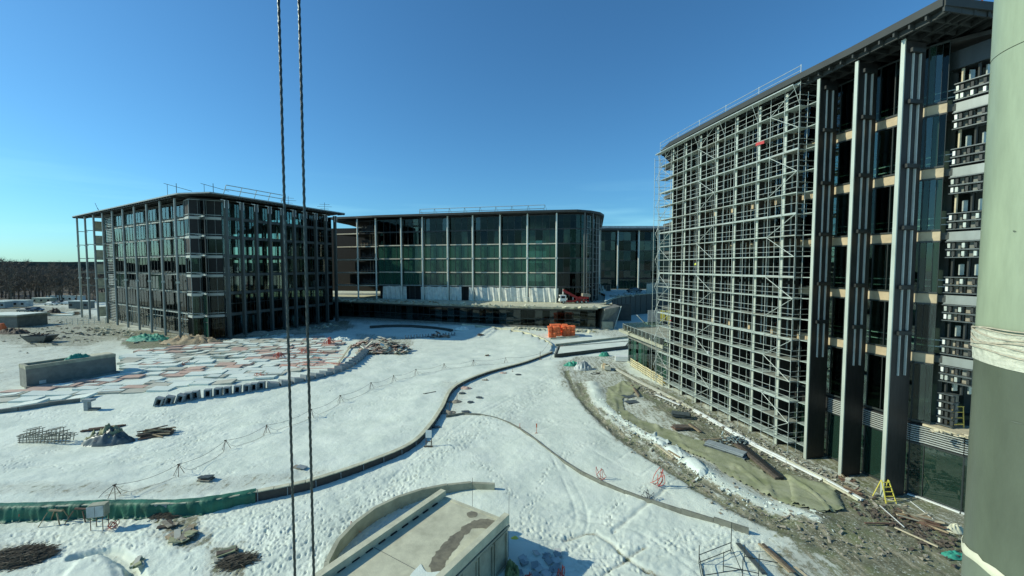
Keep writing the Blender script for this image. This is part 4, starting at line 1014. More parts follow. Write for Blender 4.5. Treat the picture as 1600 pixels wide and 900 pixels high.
bxb('parapet', 0, .42, 0, wy, za-1.0, za, 'concrete_light'); bxb('parapet', wx-.36, wx, 0, wy, za-.55, za, 'concrete_light'); bxb('parapet', .423, wx-.363, wy-.45, wy+.003, za-1.0, za-.003, 'concrete_light')
bxb('threshold', .424, wx-.364, 0.002, .25, za-.8, za-.40, 'concrete_light')
for v in np.arange(.3, wy-1.4, 1.45):
    fpn = MB(); u = wx-.02
    for (v0, v1, z0, z1) in ((v, v+1.3, .12, .2), (v, v+1.3, 2.25, 2.33), (v, v+.08, .12, 2.33), (v+1.22, v+1.3, .12, 2.33)):
        fpn.box(bp_(u, (v0+v1)/2, (z0+z1)/2), (.09, v1-v0, z1-z0), rz=rzb)
    fpn.build('wall_panel', 'concrete', BX)
bxb('ledge', wx-.02, wx+.07, 0.05, wy, za-.72, za-.60, 'concrete')
for v in np.arange(.9, wy-.8, .55+.3): bxb('drain_gap', .425, .50, v, v+.45, za-.415, za-.36, 'black_void')
bxb('roof_joint', .4, wx-.4, wy*.62, wy*.62+.03, za-.42, za-.405, 'concrete_dark')
# wet streak and the last snow on the roof
pts = [(wx-1.35, .55), (wx-.75, .45), (wx-.5, .9), (wx-.75, 1.35), (wx-1.3, 1.55), (wx-1.45, 2.4), (wx-1.3, 3.3), (wx-1.05, 4.1), (wx-.95, 4.75), (wx-.55, 5.1), (wx-.9, 5.6), (wx-1.5, 5.35), (wx-1.85, 4.5), (wx-2.0, 3.4), (wx-2.05, 2.4), (wx-1.95, 1.5), (wx-1.75, .95)]
sm = smooth_path(pts+pts[:1], 7)[:-1]; sm = [(u+.22*float(vnoise(u*3, v*3, .7, 5))+.12*float(vnoise(u*3, v*3, .22, 6)), v+.2*float(vnoise(u*3, v*3, .6, 15))) for u, v in sm]
MB().prism([bp_(u, v, 0)[:2] for u, v in sm], za-.418, za-.413).build('wet_stain', 'wet_concrete', BX)
sm = smooth_path([(wx-2.6, .4), (wx-2.2, .35), (wx-2.0, .7), (wx-2.3, 1.0), (wx-2.7, .75), (wx-2.6, .4)], 5)[:-1]
MB().prism([bp_(u, v, 0)[:2] for u, v in sm], za-.418, za-.413).build('wet_stain', 'wet_concrete', BX)
sm = smooth_path([(wx-1.9, 5.5), (wx-1.2, 5.75), (wx-.5, 5.3), (wx-.42, 6.6), (wx-.9, 7.3), (wx-1.7, 6.5), (wx-1.9, 5.5)], 5)[:-1]
MB().prism([bp_(u, v, 0)[:2] for u, v in sm], za-.418, za-.38).build('snow_remnant', 'snow', BX)
for (u, v, hh) in ((2.2, -.15, 2.2), (wx-.3, .02, 2.8)):
    tt_ = thing('thin_rod', 'thin upright wire behind the %s of the concrete box' % ('middle of the far edge' if u < 3 else 'far right corner'), 'rod', bp_(u, v-.3, 0)); rod('wire', bp_(u, v-.3, 0), bp_(u+.05, v-.3, za+1.2), .012, 'mullion', tt_)

# second concrete box on the left of the plaza
a0 = np.array(G(42, 607)); b0 = np.array(G(182, 583)); la = np.linalg.norm(b0-a0); ub = (b0-a0)/la; vb = np.array([-ub[1], ub[0]])
BZ = thing('vent_structure', 'long weathered concrete box standing among the snowy panels on the left', 'concrete box', (*a0, 0))
hz = 3.3; c = a0+ub*la/2+vb*1.6; rz2 = math.atan2(ub[1], ub[0])
block('body', (*c, hz/2-.25), (la, 3.2, hz-.5), 'concrete_dark', BZ, rz=rz2)
for o, w in ((.22, .4), (3.0, .4)): cc_ = a0+ub*la/2+vb*o; block('parapet', (*cc_, hz-.25), (la+.06, w, .52), 'concrete', BZ, rz=rz2)
for s in (.2, la-.2): cc_ = a0+ub*s+vb*1.6; block('parapet', (*cc_, hz-.253), (.4, 2.38, .51), 'concrete', BZ, rz=rz2)
cc_ = a0+ub*(la-1.6)+vb*1.6; block('roof_slab', (*cc_, hz-.1), (3, 2.3, .35), 'concrete_light', BZ, rz=rz2)
cc_ = a0+ub*la/2-vb*.25; block('footing', (*cc_, .15), (la+.4, .8, .4), 'concrete_dark', BZ, rz=rz2)
cc_ = a0+ub*1.6-vb*.06; block('hatch', (*cc_, .6), (.7, .1, .5), 'grey_tarp', BZ, rz=rz2)
def heap(name, label, cat, c, rx, ry, h, m, m2=None, rz=0., seed=0, rough=.35, parent=None, n=26):
    b = MB(); vs = []
    for j in range(n+1):
        for i in range(n+1):
            u = i/n*2-1; v = j/n*2-1; r = math.hypot(u, v); z = h*max(0, 1-r*r)**.7*(1+rough*2*float(vnoise(u*rx*2+seed*7, v*ry*2, .6, seed))+rough*float(vnoise(u*rx*5, v*ry*5+seed, .5, seed+1)))
            q = (u*rx*math.cos(rz)-v*ry*math.sin(rz), u*rx*math.sin(rz)+v*ry*math.cos(rz)); vs.append((c[0]+q[0]*(1 if r < 1 else 1/r), c[1]+q[1]*(1 if r < 1 else 1/r), c[2]+z-.02))
    o = b.add(vs, [(j*(n+1)+i, j*(n+1)+i+1, (j+1)*(n+1)+i+1, (j+1)*(n+1)+i) for j in range(n) for i in range(n)]).build(name, m, parent, smooth=True)
    if label: tag(o, label, cat)
    return o
cc_ = a0+ub*(la-4.2)+vb*1.2; heap('green_net', 'crumpled green netting lying on top of the left concrete box', 'netting', (*cc_, hz-.1), 1.6, .7, .7, 'green_net', rz=rz2, seed=3)

# ================================================================= plaza panels
PZ = [(tag(thing('panel_paving', 'broad field of loose insulation panels laid over the left plaza', 'panels', (*G(300, 580), 0))))][0]
PLAZA = [G(a, b) for a, b in [(-80, 628), (30, 606), (190, 588), (185, 560), (230, 546), (330, 536), (440, 524), (500, 527), (540, 533), (515, 560), (440, 590), (340, 604), (240, 612), (150, 622), (60, 632), (-80, 650)]]
BOX2 = [tuple(a0-ub*.8-vb*.9), tuple(b0+ub*.6-vb*.9), tuple(b0+ub*.6+vb*3.9), tuple(a0-ub*.8+vb*3.9)]
ang = .16; cu, su = math.cos(ang), math.sin(ang); cnt = 0; snow_cap = MB(); extra = {m: MB() for m in ('foam_pink', 'foam_cream', 'snow')}
PINKLINE = np.array([G(a, b) for a, b in [(0, 612), (90, 606), (170, 596), (250, 588), (330, 578), (400, 566), (440, 556)]])
PINK2 = np.array([G(a, b) for a, b in [(195, 540), (255, 545), (300, 545)]]); PINK3 = np.array([G(a, b) for a, b in [(430, 548), (470, 546), (520, 538)]])
cells = []
for j in range(-40, 60):
    for i in range(-60, 60):
        off = 1.1*(j % 2)+.3*math.sin(j*1.3)
        u = i*3.05+off; v = j*2.2; x = -48+u*cu-v*su+.3*math.sin(v*.1); y = 60+u*su+v*cu
        if inpoly(np.array([x]), np.array([y]), PLAZA)[0] and not inpoly(np.array([x]), np.array([y]), BOX2)[0]: cells.append((math.hypot(x, y), x, y, i, j))
cells.sort()
for dist, x, y, i, j in cells:
    z = tz(x, y); dp = float(pdist(np.array([x]), np.array([y]), PINKLINE)[0]); dp2 = min(float(pdist(np.array([x]), np.array([y]), PINK2)[0]), float(pdist(np.array([x]), np.array([y]), PINK3)[0]))
    pink = (dp < 1.9 and random.random() < .85) or (dp2 < 5 and random.random() < .65) or random.random() < .06
    m = 'foam_pink' if pink else ('foam_cream' if random.random() < (.7 if y > 84 else .3) else 'snow')
    if random.random() < .06: continue
    hgt = .2+.12*random.random()+(.1 if random.random() < .15 else 0)+(.12 if dist > 95 else 0)
    args = ((x+random.gauss(0, .08), y+random.gauss(0, .08), z+hgt/2-.02), (2.78, 1.9, hgt)); rr_ = (ang+random.gauss(0, .06), random.gauss(0, .045), random.gauss(0, .045))
    if cnt < 298: block('panel', args[0], args[1], m, PZ, rz=rr_[0], rx=rr_[1], ry=rr_[2])
    else: extra[m].box(args[0], args[1], rz=rr_[0], rx=rr_[1], ry=rr_[2])
    cnt += 1
    if m != 'snow' and random.random() < (.6 if m == 'foam_cream' else .45):
        snow_cap.box((args[0][0]+random.uniform(-.4, .4), args[0][1]+random.uniform(-.2, .2), args[0][2]+hgt/2+.03), (random.uniform(1.2, 2.6), random.uniform(.8, 1.8), .06), rz=rr_[0]+random.gauss(0, .1), rx=rr_[1], ry=rr_[2])
for m, b in extra.items():
    if b.v: tag(b.build('panel_field', m, PZ), kind='stuff')
tag(snow_cap.build('snow_cap', 'snow', PZ), kind='stuff')
# edge strip of the plaza
ES = smooth_path([(*GT(a, b)[:2], .45) for a, b in [(-120, 655), (0, 646), (60, 636), (125, 628)]], 5)
kerb_wall('plaza_kerb', 'straight blue-grey shaded kerb edging the panels at the far left', 'kerb', ES, 3, .4, 'concrete_dark', top=.05)
bar_ = thing('timber_batten', 'long pale batten lying from the debris towards the stepped row', 'batten', (*G(524, 577), 0)); bar('batten', (*G(524, 577), .35), (*G(549, 541), .35), .28, .16, 'wood_pale', bar_)
# ---- open-ended precast blocks in a row
row = [(247, 634), (263, 631.5), (281, 628.5), (295, 625.5), (307, 623), (325, 620.5), (341, 618), (356, 616), (371, 614), (387, 612), (397, 610), (409, 607.5)]
row = [GT(*q) for q in row]
def portal(loc_, rz, name='precast_block'):
    t = thing(name, '', 'precast block', (0, 0, 0)); w, h, d, k = .84, 1.12, .8, .17
    block('side', (-w/2+k/2, 0, h/2), (k, d, h), 'precast', t); block('side', (w/2-k/2, 0, h/2), (k, d, h), 'precast', t)
    block('top_slab', (0, 0, h-k/2), (w-2*k-.004, d-.004, k), 'precast', t); block('bottom_slab', (0, 0, k/2), (w-2*k-.004, d-.004, k), 'precast', t)
    block('back_plate', (0, d/2-.06, h/2), (w-2*k-.01, .08, h-2*k-.01), 'black_void', t)
    return t
pt = portal(None, 0)
for i, p in enumerate(row):
    lab = ORD[i]+' from the left of the twelve open-ended grey precast blocks in a row'
    M = Matrix.Translation((p[0], p[1], p[2]-.02)) @ Matrix.Rotation(.25+random.gauss(0, .12), 4, 'Z') @ Matrix.Rotation((random.gauss(0, .05) if i > 2 else .3), 4, 'Y')
    if i == 0: pt.matrix_basis = M; tag(pt, lab, 'precast block', 'open precast blocks in a row')
    else: copy_thing(pt, M, lab, 'open precast blocks in a row')
# ---- stepped grey slabs
steps = smooth_path([GT(a, b) for a, b in [(418, 606), (450, 601), (485, 593), (520, 584), (548, 572), (566, 558), (575, 548)]], 6)
steps, _ = resample(steps, 1.62)
su_ = None
for i, p in enumerate(steps[:-1]):
    q = steps[i+1]; a_ = math.atan2(q[1]-p[1], q[0]-p[0])
    if su_ is None:
        su_ = thing('step_unit', '', 'step unit', (0, 0, 0)); b = MB(); b.add([(0, -.65, 0), (1.5, -.65, 0), (1.5, .65, 0), (0, .65, 0), (0, -.65, .95), (1.45, -.75, .62), (1.45, .65, .62), (0, .65, .95)], [(3, 2, 1, 0), (4, 5, 6, 7), (0, 1, 5, 4), (1, 2, 6, 5), (2, 3, 7, 6), (3, 0, 4, 7)]); b.build('wedge', 'precast', su_); block('back_edge', (0.02, 0, .5), (.12, 1.36, 1.06), 'precast', su_)
        o = su_
    else: o = copy_thing(su_, Matrix.Identity(4), '')
    o.matrix_basis = Matrix.Translation((p[0], p[1], tz(p[0], p[1])-.05)) @ Matrix.Rotation(a_+.1, 4, 'Z')
    tag(o, '%s grey wedge slab of the curved stepped row, counted from its lower left end' % (ORD[i] if i < 20 else str(i+1)+'th'), 'step unit', 'grey wedge slabs in a curved row')
t = thing('concrete_pillar', 'lone grey concrete stub with a cap at the end of the plaza kerb', 'pillar', GT(137, 641)); p = GT(137, 641); block('shaft', (p[0], p[1], p[2]+.6), (.5, .5, 1.3), 'precast', t); block('cap', (p[0]+.2, p[1], p[2]+1.3), (1.1, .7, .25), 'precast', t); block('foot', (p[0]+.5, p[1]+.1, p[2]+.1), (1.6, .6, .3), 'concrete_dark', t)

# ================================================================= cable line on tripods
tp = [(180, 777), (280, 743), (353, 703), (417, 678), (487, 652), (532, 629), (580, 608), (615, 596), (650, 586), (694, 577), (740, 571), (790, 567)]
def tripod():
    t = thing('cable_tripod', '', 'tripod', (0, 0, 0))
    for a in (.4, 2.5, 4.4): rod('leg', (.42*math.cos(a), .42*math.sin(a), 0), (0, 0, .95), .022, 'rust', t)
    bar('head', (-.12, 0, .96), (.12, 0, .96), .06, .08, 'wood_dark', t); return t
T0 = tripod(); tops = []
for i, q in enumerate(tp):
    p = GT(*q); M = Matrix.Translation(p) @ Matrix.Rotation(random.random()*2, 4, 'Z'); tops.append((p[0], p[1], p[2]+.95)); lab = ORD[i]+' rusty little tripod from the left, holding the cables above the snow'
    if i == 0: T0.matrix_basis = M; tag(T0, lab, 'tripod', 'tripods carrying the cables')
    else: copy_thing(T0, M, lab, 'tripods carrying the cables')
def sag(a, b, s, n=12, side=0.): return [(a[0]+(b[0]-a[0])*k/n+side*math.sin(math.pi*k/n), a[1]+(b[1]-a[1])*k/n+side*.5*math.sin(math.pi*k/n*2), a[2]+(b[2]-a[2])*k/n-s*math.sin(math.pi*k/n)) for k in range(n+1)]
cb = MB()
for i in range(len(tops)-1):
    a, b = tops[i], tops[i+1]; cb.path(sag(a, b, .32), .015, 5)
    g = [(p[0], p[1], tz(p[0], p[1])+.04) for p in sag(a, b, 0, 14, .5)]; g[0] = a; g[-1] = b; g[1] = (g[1][0], g[1][1], g[1][2]+.3); cb.path(g, .012, 5)
endp = GT(844, 562); cb.path(sag(tops[-1], (endp[0], endp[1], endp[2]+1.2), .3), .02, 5); cb.path(sag((endp[0], endp[1], endp[2]+1.2), (*G(862, 537), 1.4), .3), .02, 5)
s0 = GT(120, 806); cb.path(sag(tops[0], (s0[0]+1, s0[1]+.6, 1.4), -.1), .02, 5)
tag(cb.build('cable', 'black_cable', None, smooth=True), 'long dark cables drooping from tripod to tripod across the snow', 'cable')
t = thing('cable_post', 'single thin post at the round end of the snow bed carrying the cable', 'post', endp); rod('post', endp, (endp[0], endp[1], endp[2]+1.6), .05, 'rust', t); bar('foot', (endp[0]-.3, endp[1], endp[2]+.06), (endp[0]+.3, endp[1], endp[2]+.06), .08, .1, 'wood', t)

# ================================================================= materials and clutter on the snow
def at(px, py, dz=0.): p = GT(px, py); return (p[0], p[1], p[2]+dz)
def pile(name, label, cat, c, n, lx, w, h, ms, layers=4, rz=0., spread=.5, jit=.25, part='board', hgt=1.0, group=None, sx=None):
    """heap of separate boards / beams"""
    t = thing(name, label, cat, c, group)
    for i in range(n):
        l = lx*random.uniform(.7, 1.05); o = random.uniform(-spread, spread); o2 = random.uniform(-1, 1)*(sx or lx*.12); z = h/2+hgt*max(.05, 1-abs(o)/max(spread, .01)*.8-(abs(o2)/sx*.7 if sx else 0))*random.random()
        a = rz+random.gauss(0, jit); x = c[0]+o2*math.cos(rz)-o*math.sin(rz); y = c[1]+o2*math.sin(rz)+o*math.cos(rz)
        block(part, (x, y, c[2]+z), (l, w*random.uniform(.8, 1.2), h), random.choice(ms), t, rz=a, ry=random.gauss(0, jit*.35), rx=random.gauss(0, .15))
    return t
# frames stacked on the left
p = at(76, 690); t = thing('frame_stack', 'stack of grey trestle frames on the snow above the green tarpaulin', 'frames', p)
for k in range(14):
    x = p[0]-2.5+k*.36; h_ = .75+.6*math.sin(k*.5)**2+random.random()*.12
    for yy in (-.45, .35): rod('frame_leg', (x, p[1]+yy, p[2]), (x+.15, p[1]+yy, p[2]+h_), .035, 'stone', t)
    rod('frame_rail', (x, p[1]-.5, p[2]+h_*.6), (x+.3, p[1]+.55, p[2]+h_*.7), .035, 'stone', t); rod('frame_rail', (x-.2, p[1]-.5, p[2]+h_), (x+.35, p[1]+.4, p[2]+h_), .035, 'stone', t)
for z in (.15, .4, .7, .9): bar('frame_beam', (p[0]-2.6, p[1]-.45, p[2]+z*.8), (p[0]+2.6, p[1]-.35, p[2]+z*1.2), .07, .08, 'stone', t)
pile('steel_beams', 'bundle of long dark beams lying just behind the tarpaulin-wrapped heap', 'beams', at(160, 671), 5, 3.4, .16, .16, ['rust', 'wood_dark', 'steel_plate'], rz=.42, spread=.18, jit=.03, part='beam', hgt=.3)
c = at(170, 692); heap('covered_heap', 'heap wrapped in dark and tan tarpaulin between frame stack and lumber pile', 'heap', c, 2.5, .95, 1.0, 'steel_plate', rz=.1, seed=5, rough=.45)
t = thing('crumpled_sheet', 'tan crumpled sheet thrown over the dark wrapped heap', 'sheet', c); 
for k in range(4): heap('sheet_fold', None, None, (c[0]-1.5+k*.6, c[1]+.0+.1*k, c[2]+.2+.1*k), .9, .6, .8, 'geotextile', rz=.5*k, seed=11+k, rough=.9, parent=t, n=12)
pile('lumber_pile', 'loose pile of rusty brown lumber right of the wrapped heap', 'lumber', at(246, 680), 34, 2.9, .13, .1, ['rust', 'wood_dark', 'wood_dark', 'wood'], rz=.35, spread=.7, jit=.22, hgt=.95)
pile('plate_stack', 'small dark stack of steel plates on the snow by the second cable tripod', 'plates', at(322, 750), 7, 1.15, .5, .07, ['steel_plate', 'mullion', 'stone'], rz=.1, spread=.25, jit=.2, part='plate', hgt=.3)
t = thing('flat_plate', 'pair of flat grey plates lying on the snow between the two hanging ropes', 'plate', at(468, 732)); p = at(468, 732)
block('plate', (p[0]-.15, p[1]+.1, p[2]+.08), (.9, .55, .06), 'stone', t, rz=-.2, ry=.05); block('plate', (p[0]+.2, p[1], p[2]+.15), (.8, .5, .05), 'precast', t, rz=-.25, ry=.1)
# brushwood
def brushwood(name, label, c, rx, ry, h, n, seed):
    b = MB(); rd = random.Random(seed)
    for i in range(n):
        r = math.sqrt(rd.random()); a = rd.random()*6.28; x = c[0]+rx*r*math.cos(a); y = c[1]+ry*r*math.sin(a); z = c[2]+h*(1-r*r)*rd.random(); l = rd.uniform(.4, 1.3); t_ = rd.gauss(.45, .35)
        b.bar((x-l/2*math.cos(t_), y-l/2*math.sin(t_), z+rd.gauss(0, .08)), (x+l/2*math.cos(t_), y+l/2*math.sin(t_), z+rd.gauss(0, .12)), .022, .022)
    o = thing(name, label, 'brushwood', c); x_ = b.build('twigs', 'brush', o); heap('core', None, None, (c[0], c[1], c[2]-.05), rx*.9, ry*.9, h*.75, 'brush', seed=seed, rough=.5, parent=o, n=16); return o
brushwood('brushwood_heap', 'dark heap of cut brushwood at the bottom left edge of the court', at(28, 873), 1.75, .95, .5, 1500, 1)
brushwood('brushwood_heap', 'small tangle of brush at the foot of the green tarpaulin', at(262, 806), .9, .35, .2, 350, 2)
brushwood('brushwood_heap', 'brush and mud beside the tan boards in the lower left pit', at(372, 878), .85, .5, .22, 500, 3)
# formwork debris in the pits
pile('formwork_debris', 'tan formwork boards half buried in the snow below the tarpaulin end', 'debris', at(285, 838), 16, 1.7, .42, .06, ['geotextile', 'wood', 'foam_cream', 'stone'], rz=-.75, spread=.5, jit=.3, hgt=.25)
pile('formwork_debris', 'dark timber offcuts at the top of the snow pit under the tarpaulin', 'debris', at(262, 822), 9, 1.1, .25, .07, ['wood_dark', 'stone', 'wood_dark'], rz=-.3, spread=.3, jit=.4, hgt=.25)
pile('formwork_debris', 'boxed tan boards beside the brush in the lower left pit', 'debris', at(354, 868), 10, 1.1, .4, .08, ['geotextile', 'wood_dark', 'foam_cream'], rz=.45, spread=.3, jit=.2, hgt=.3)
pile('formwork_debris', 'moss-coloured wrapped boards sunk in the trench of the snowy slab', 'debris', at(214, 882), 12, .85, .25, .12, ['geotextile', 'geotextile', 'foam_cream', 'green_stone'], rz=-.95, spread=.16, jit=.25, hgt=.12)
# power box on legs
p = at(156, 826); t = thing('power_box', 'grey electrical box on thin legs in front of the green tarpaulin', 'electrical box', p)
block('cabinet', (p[0], p[1], p[2]+1.35), (.95, .5, .85), 'concrete', t, rz=.25); 
for dx in (-.24, .25): block('door', (p[0]+dx*.97, p[1]-.28+dx*.25, p[2]+1.35), (.46, .04, .72), 'grey_tarp', t, rz=.25)
for dx in (-.42, .42):
    for dy in (-.2, .2): rod('leg', (p[0]+dx, p[1]+dy, p[2]), (p[0]+dx, p[1]+dy, p[2]+.98), .025, 'rust', t)
def hose_knot(name, label, cat, c, m, loops, r, h, rad=.02, seed=0):
    t = thing(name, label, cat, c); rd = random.Random(seed)
    for k in range(loops):
        a = rd.random()*6.28; rr = r*rd.uniform(.6, 1.1); hh = h*rd.uniform(.6, 1.05); tw = rd.uniform(.6, 1.3); pts = [(c[0], c[1], c[2])]
        for i in range(1, 19):
            s = i/18; ph = s*math.pi*1.75*tw; x = rr*(math.sin(ph)); z = hh*(s*1.4 if s < .4 else .56+.44*math.cos((s-.4)*math.pi*1.9)*(1)-0.0); z = max(.03, z if s < .85 else z*(1-(s-.85)*4))
            pts.append((c[0]+x*math.cos(a), c[1]+x*math.sin(a)*.7+.1*s, c[2]+z))
        MB().path(smooth_path(pts, 2), rad, 6).build('hose', m, t, smooth=True)
    return t
hose_knot('hose_bundle', 'red hose ends bent over the snow right of the grey electrical box', 'hose', at(175, 826), 'red_hose', 4, .4, .55, seed=1)
def horse(label, px, py, m='wood', h=.75):
    p = at(px, py); t = thing('sawhorse', label, 'sawhorse', p)
    for s in (-1, 1): bar('leg', (p[0]-.3, p[1]+.25*s, p[2]+h), (p[0]-.65, p[1]-.15+.4*s, p[2]), .07, .05, m, t); bar('leg', (p[0]+.3, p[1]+.2*s, p[2]+h-.05), (p[0]+.62, p[1]+.35*s, p[2]), .07, .05, m, t)
    bar('beam', (p[0]-.45, p[1], p[2]+h+.02), (p[0]+.45, p[1], p[2]+h-.03), .1, .1, m, t)
horse('larger tan sawhorse standing against the green tarpaulin, left of the electrical box', 88, 816, h=.85); horse('smaller sawhorse between the tan one and the electrical box', 128, 812, 'rust', .8)
def stake(label, px, py, h=.9, m='orange_hose', cap=None, group=None):
    p = at(px, py); t = thing('marker_stake', label, 'stake', p, group); rod('stake', p, (p[0]+.03, p[1], p[2]+h), .03, m, t)
    if cap: block('flag', (p[0]+.03, p[1], p[2]+h-.15), (.13, .05, .42), cap, t)
    bar('foot', (p[0]-.15, p[1], p[2]+.03), (p[0]+.15, p[1], p[2]+.03), .05, .06, m, t)
stake('short red stake left of the sawhorses at the foot of the tarpaulin', 30, 811, .5, 'red_hose')
stake('orange stake with a flag alone in the snow right of the branching kerb', 838, 677, 1.0, 'orange_hose', 'orange_bag')
stake('rusty stake beside the upper earth hole near the winding wall', 714, 625, 1.0, 'rust'); stake('rusty stake beside the lower earth hole where the kerb begins', 702, 644, 1.2, 'rust'); stake('small post on the snow side of the winding wall, below its straight stretch', 801, 581, .6, 'rust'); stake('short orange marker on the kerb bend', 812, 668, .5, 'orange_hose'); stake('little orange stake in the broad wet ground by the planter', 878, 546, .9, 'orange_hose')
# white board stand
p = at(670, 697); t = thing('sign_stand', 'small white notice board on a frame standing alone on trodden snow', 'sign stand', p)
for dx in (-.27, .27): bar('leg', (p[0]+dx, p[1]+.15, p[2]), (p[0]+dx, p[1], p[2]+1.5), .05, .05, 'wood_dark', t); bar('strut', (p[0]+dx, p[1]-.35, p[2]), (p[0]+dx, p[1], p[2]+.8), .04, .04, 'wood_dark', t)
block('board', (p[0], p[1]-.03, p[2]+1.25), (.6, .04, .75), 'white_paint', t, rx=-.1); bar('cross_rail', (p[0]-.3, p[1], p[2]+.45), (p[0]+.3, p[1], p[2]+.45), .05, .06, 'rust', t); bar('foot_rail', (p[0]-.45, p[1]-.2, p[2]+.06), (p[0]+.45, p[1]-.2, p[2]+.06), .1, .1, 'wood_dark', t)
# earth patches by the wall
for i, (px, py, rx, m, lab) in enumerate([(711, 628, 1.0, 'stone', 'low earth heap by the rusty stake near the winding wall'), (700, 645, 1.1, 'stone', 'low muddy heap at the start of the branching kerb'), (727, 607, 1.0, 'foam_pink', 'pinkish earth patch uppermost along the foot of the winding wall'), (786, 583, .7, 'foam_pink', 'small pink heap below the straight part of the winding wall'), (758, 594, .6, 'stone', 'dull scrap heap halfway along the foot of the winding wall')]):
    heap('earth_heap', lab, 'heap', at(px, py, -.03), rx, rx*.6, .22, m, seed=20+i, rough=.8, n=14)
for i, (px, py, lab) in enumerate([(810, 586, 'dark flat slab half buried near the far end of the winding wall'), (722, 615, 'dark slab sticking from the snow by the pinkish patch'), (727, 644, 'largest dark slab in the snow above the branching kerb'), (749, 622, 'lone dark slab farthest from the foot of the winding wall'), (735, 629, 'thin dark slab just above the stake by the earth hole'), (682, 668, 'broken dark lump leaning on the winding wall at its tightest bend')]):
    t = thing('stone_slab', lab, 'slab', at(px, py)); c = at(px, py, .06); b = MB(); 
    k = 7; pts = [(c[0]+random.uniform(.35, .6)*math.cos(6.283*j/k), c[1]+random.uniform(.25, .45)*math.sin(6.283*j/k)) for j in range(k)]; b.prism(pts, c[2]-.05, c[2]+.08); b.build('slab', 'steel_plate', t)
pile('timber_offcut', 'thin dark timber lying on the snow left of the winding wall', 'timber', at(671, 614), 2, 2.0, .1, .06, ['wood_dark'], rz=.6, spread=.05, jit=.05, hgt=.05)
# debris heap at the end of the plaza
pile('rubble_heap', 'big heap of broken pinkish and cream boards in the middle of the site', 'debris', at(600, 549), 280, 2.4, .55, .12, ['foam_pink', 'foam_cream', 'foam_cream', 'wood_pale', 'rust', 'foam_pink', 'stone', 'snow'], rz=.1, spread=2.6, jit=.8, hgt=3.6, sx=4.6)
pile('rubble_heap', 'smaller heap of boards left of the big broken-board heap', 'debris', at(570, 541), 70, 1.8, .5, .14, ['foam_pink', 'rust', 'foam_cream', 'foam_pink'], rz=.2, spread=1.6, jit=.8, hgt=1.9, sx=2.8)
pile('rubble_heap', 'low brown heap in the building shadow right of the broken boards', 'debris', at(684, 527), 26, 1.5, .5, .12, ['rust', 'foam_pink', 'wood_dark', 'stone'], rz=.2, spread=1.0, jit=.7, hgt=1.3, sx=2.6)
pile('rubble_heap', 'small dark scrap heap on the snow left of the pale planter wall', 'debris', at(751, 524), 12, 1.6, .3, .1, ['wood_dark', 'stone', 'wood_dark'], rz=.3, spread=.7, jit=.4, hgt=.4)
pile('rubble_heap', 'flat dark scraps in the snow inside the round end of the bed', 'debris', at(761, 556), 8, .9, .3, .08, ['wood_dark', 'stone', 'rust'], rz=0, spread=.4, jit=.5, hgt=.2)
t = thing('shadowed_trough', 'long black trough lying in the shadow before the podium', 'trough', G(640, 515)); tq = resample(smooth_path([G(578, 513), G(610, 511), G(645, 511.5), G(680, 514.5), G(706, 518.5)], 5), 4)[0]; [bar('side', (*tq[i], .25), (*tq[i+1], .25), .8, .9, 'mullion', t) for i in range(len(tq)-1)]
for i in range(9):
    p = at(636+i*9, 529-i*.6); c = thing('precast_block', ORD[i]+' from the left of nine grey blocks lined up in the building shadow', 'precast block', p, 'blocks lined up in the shadow')
    block('side', (p[0]-.4, p[1], p[2]+.4), (.22, .9, .85), 'precast', c, rz=.3); block('side', (p[0]+.4, p[1], p[2]+.4), (.22, .9, .85), 'precast', c, rz=.3); block('base_slab', (p[0], p[1], p[2]+.1), (.8, .8, .2), 'precast', c, rz=.3)
heap('snow_heap', 'dug snow heap where the planter wall starts', 'snow heap', at(722, 515), 2.2, 1.2, .9, 'snow', seed=31); heap('snow_heap', 'snow heap at the left of the rubble heaps', 'snow heap', at(535, 532), 2.4, 1.1, .8, 'snow', seed=33)
hose_knot('hose_bundle', 'large coil of red hose on the far right of the panel field', 'hose', at(514, 540), 'red_hose', 6, 1.4, 1.9, .08, seed=4); hose_knot('hose_bundle', 'red hose coil on the panels just right of the first hanging rope', 'hose', at(475, 553), 'red_hose', 4, 1.0, 1.1, .06, seed=5); hose_knot('hose_bundle', 'red hose coil on the panels left of the first hanging rope', 'hose', at(436, 560), 'red_hose', 4, 1.2, 1.5, .06, seed=6); hose_knot('hose_bundle', 'low pink hose loops at the lower edge of the panel field', 'hose', at(408, 588), 'orange_hose', 5, 1.1, .7, .045, seed=7); hose_knot('hose_bundle', 'thin hose loops among pale panels near the plaza middle', 'hose', at(290, 570), 'orange_hose', 3, .8, .8, .045, seed=8)
hb = MB()
for k in range(26):
    a = at(random.uniform(430, 520), random.uniform(548, 580), .4); an = random.uniform(-.5, .7); l = random.uniform(3, 8); hb.path(sag(a, (a[0]+l*math.cos(an), a[1]+l*math.sin(an), a[2]), 0, 6, random.uniform(-.6, .6)), .045, 4)
o = tag(hb.build('heating_pipes', 'orange_hose'), 'thin pinkish heating pipes criss-crossing the right half of the panel field', 'pipes')
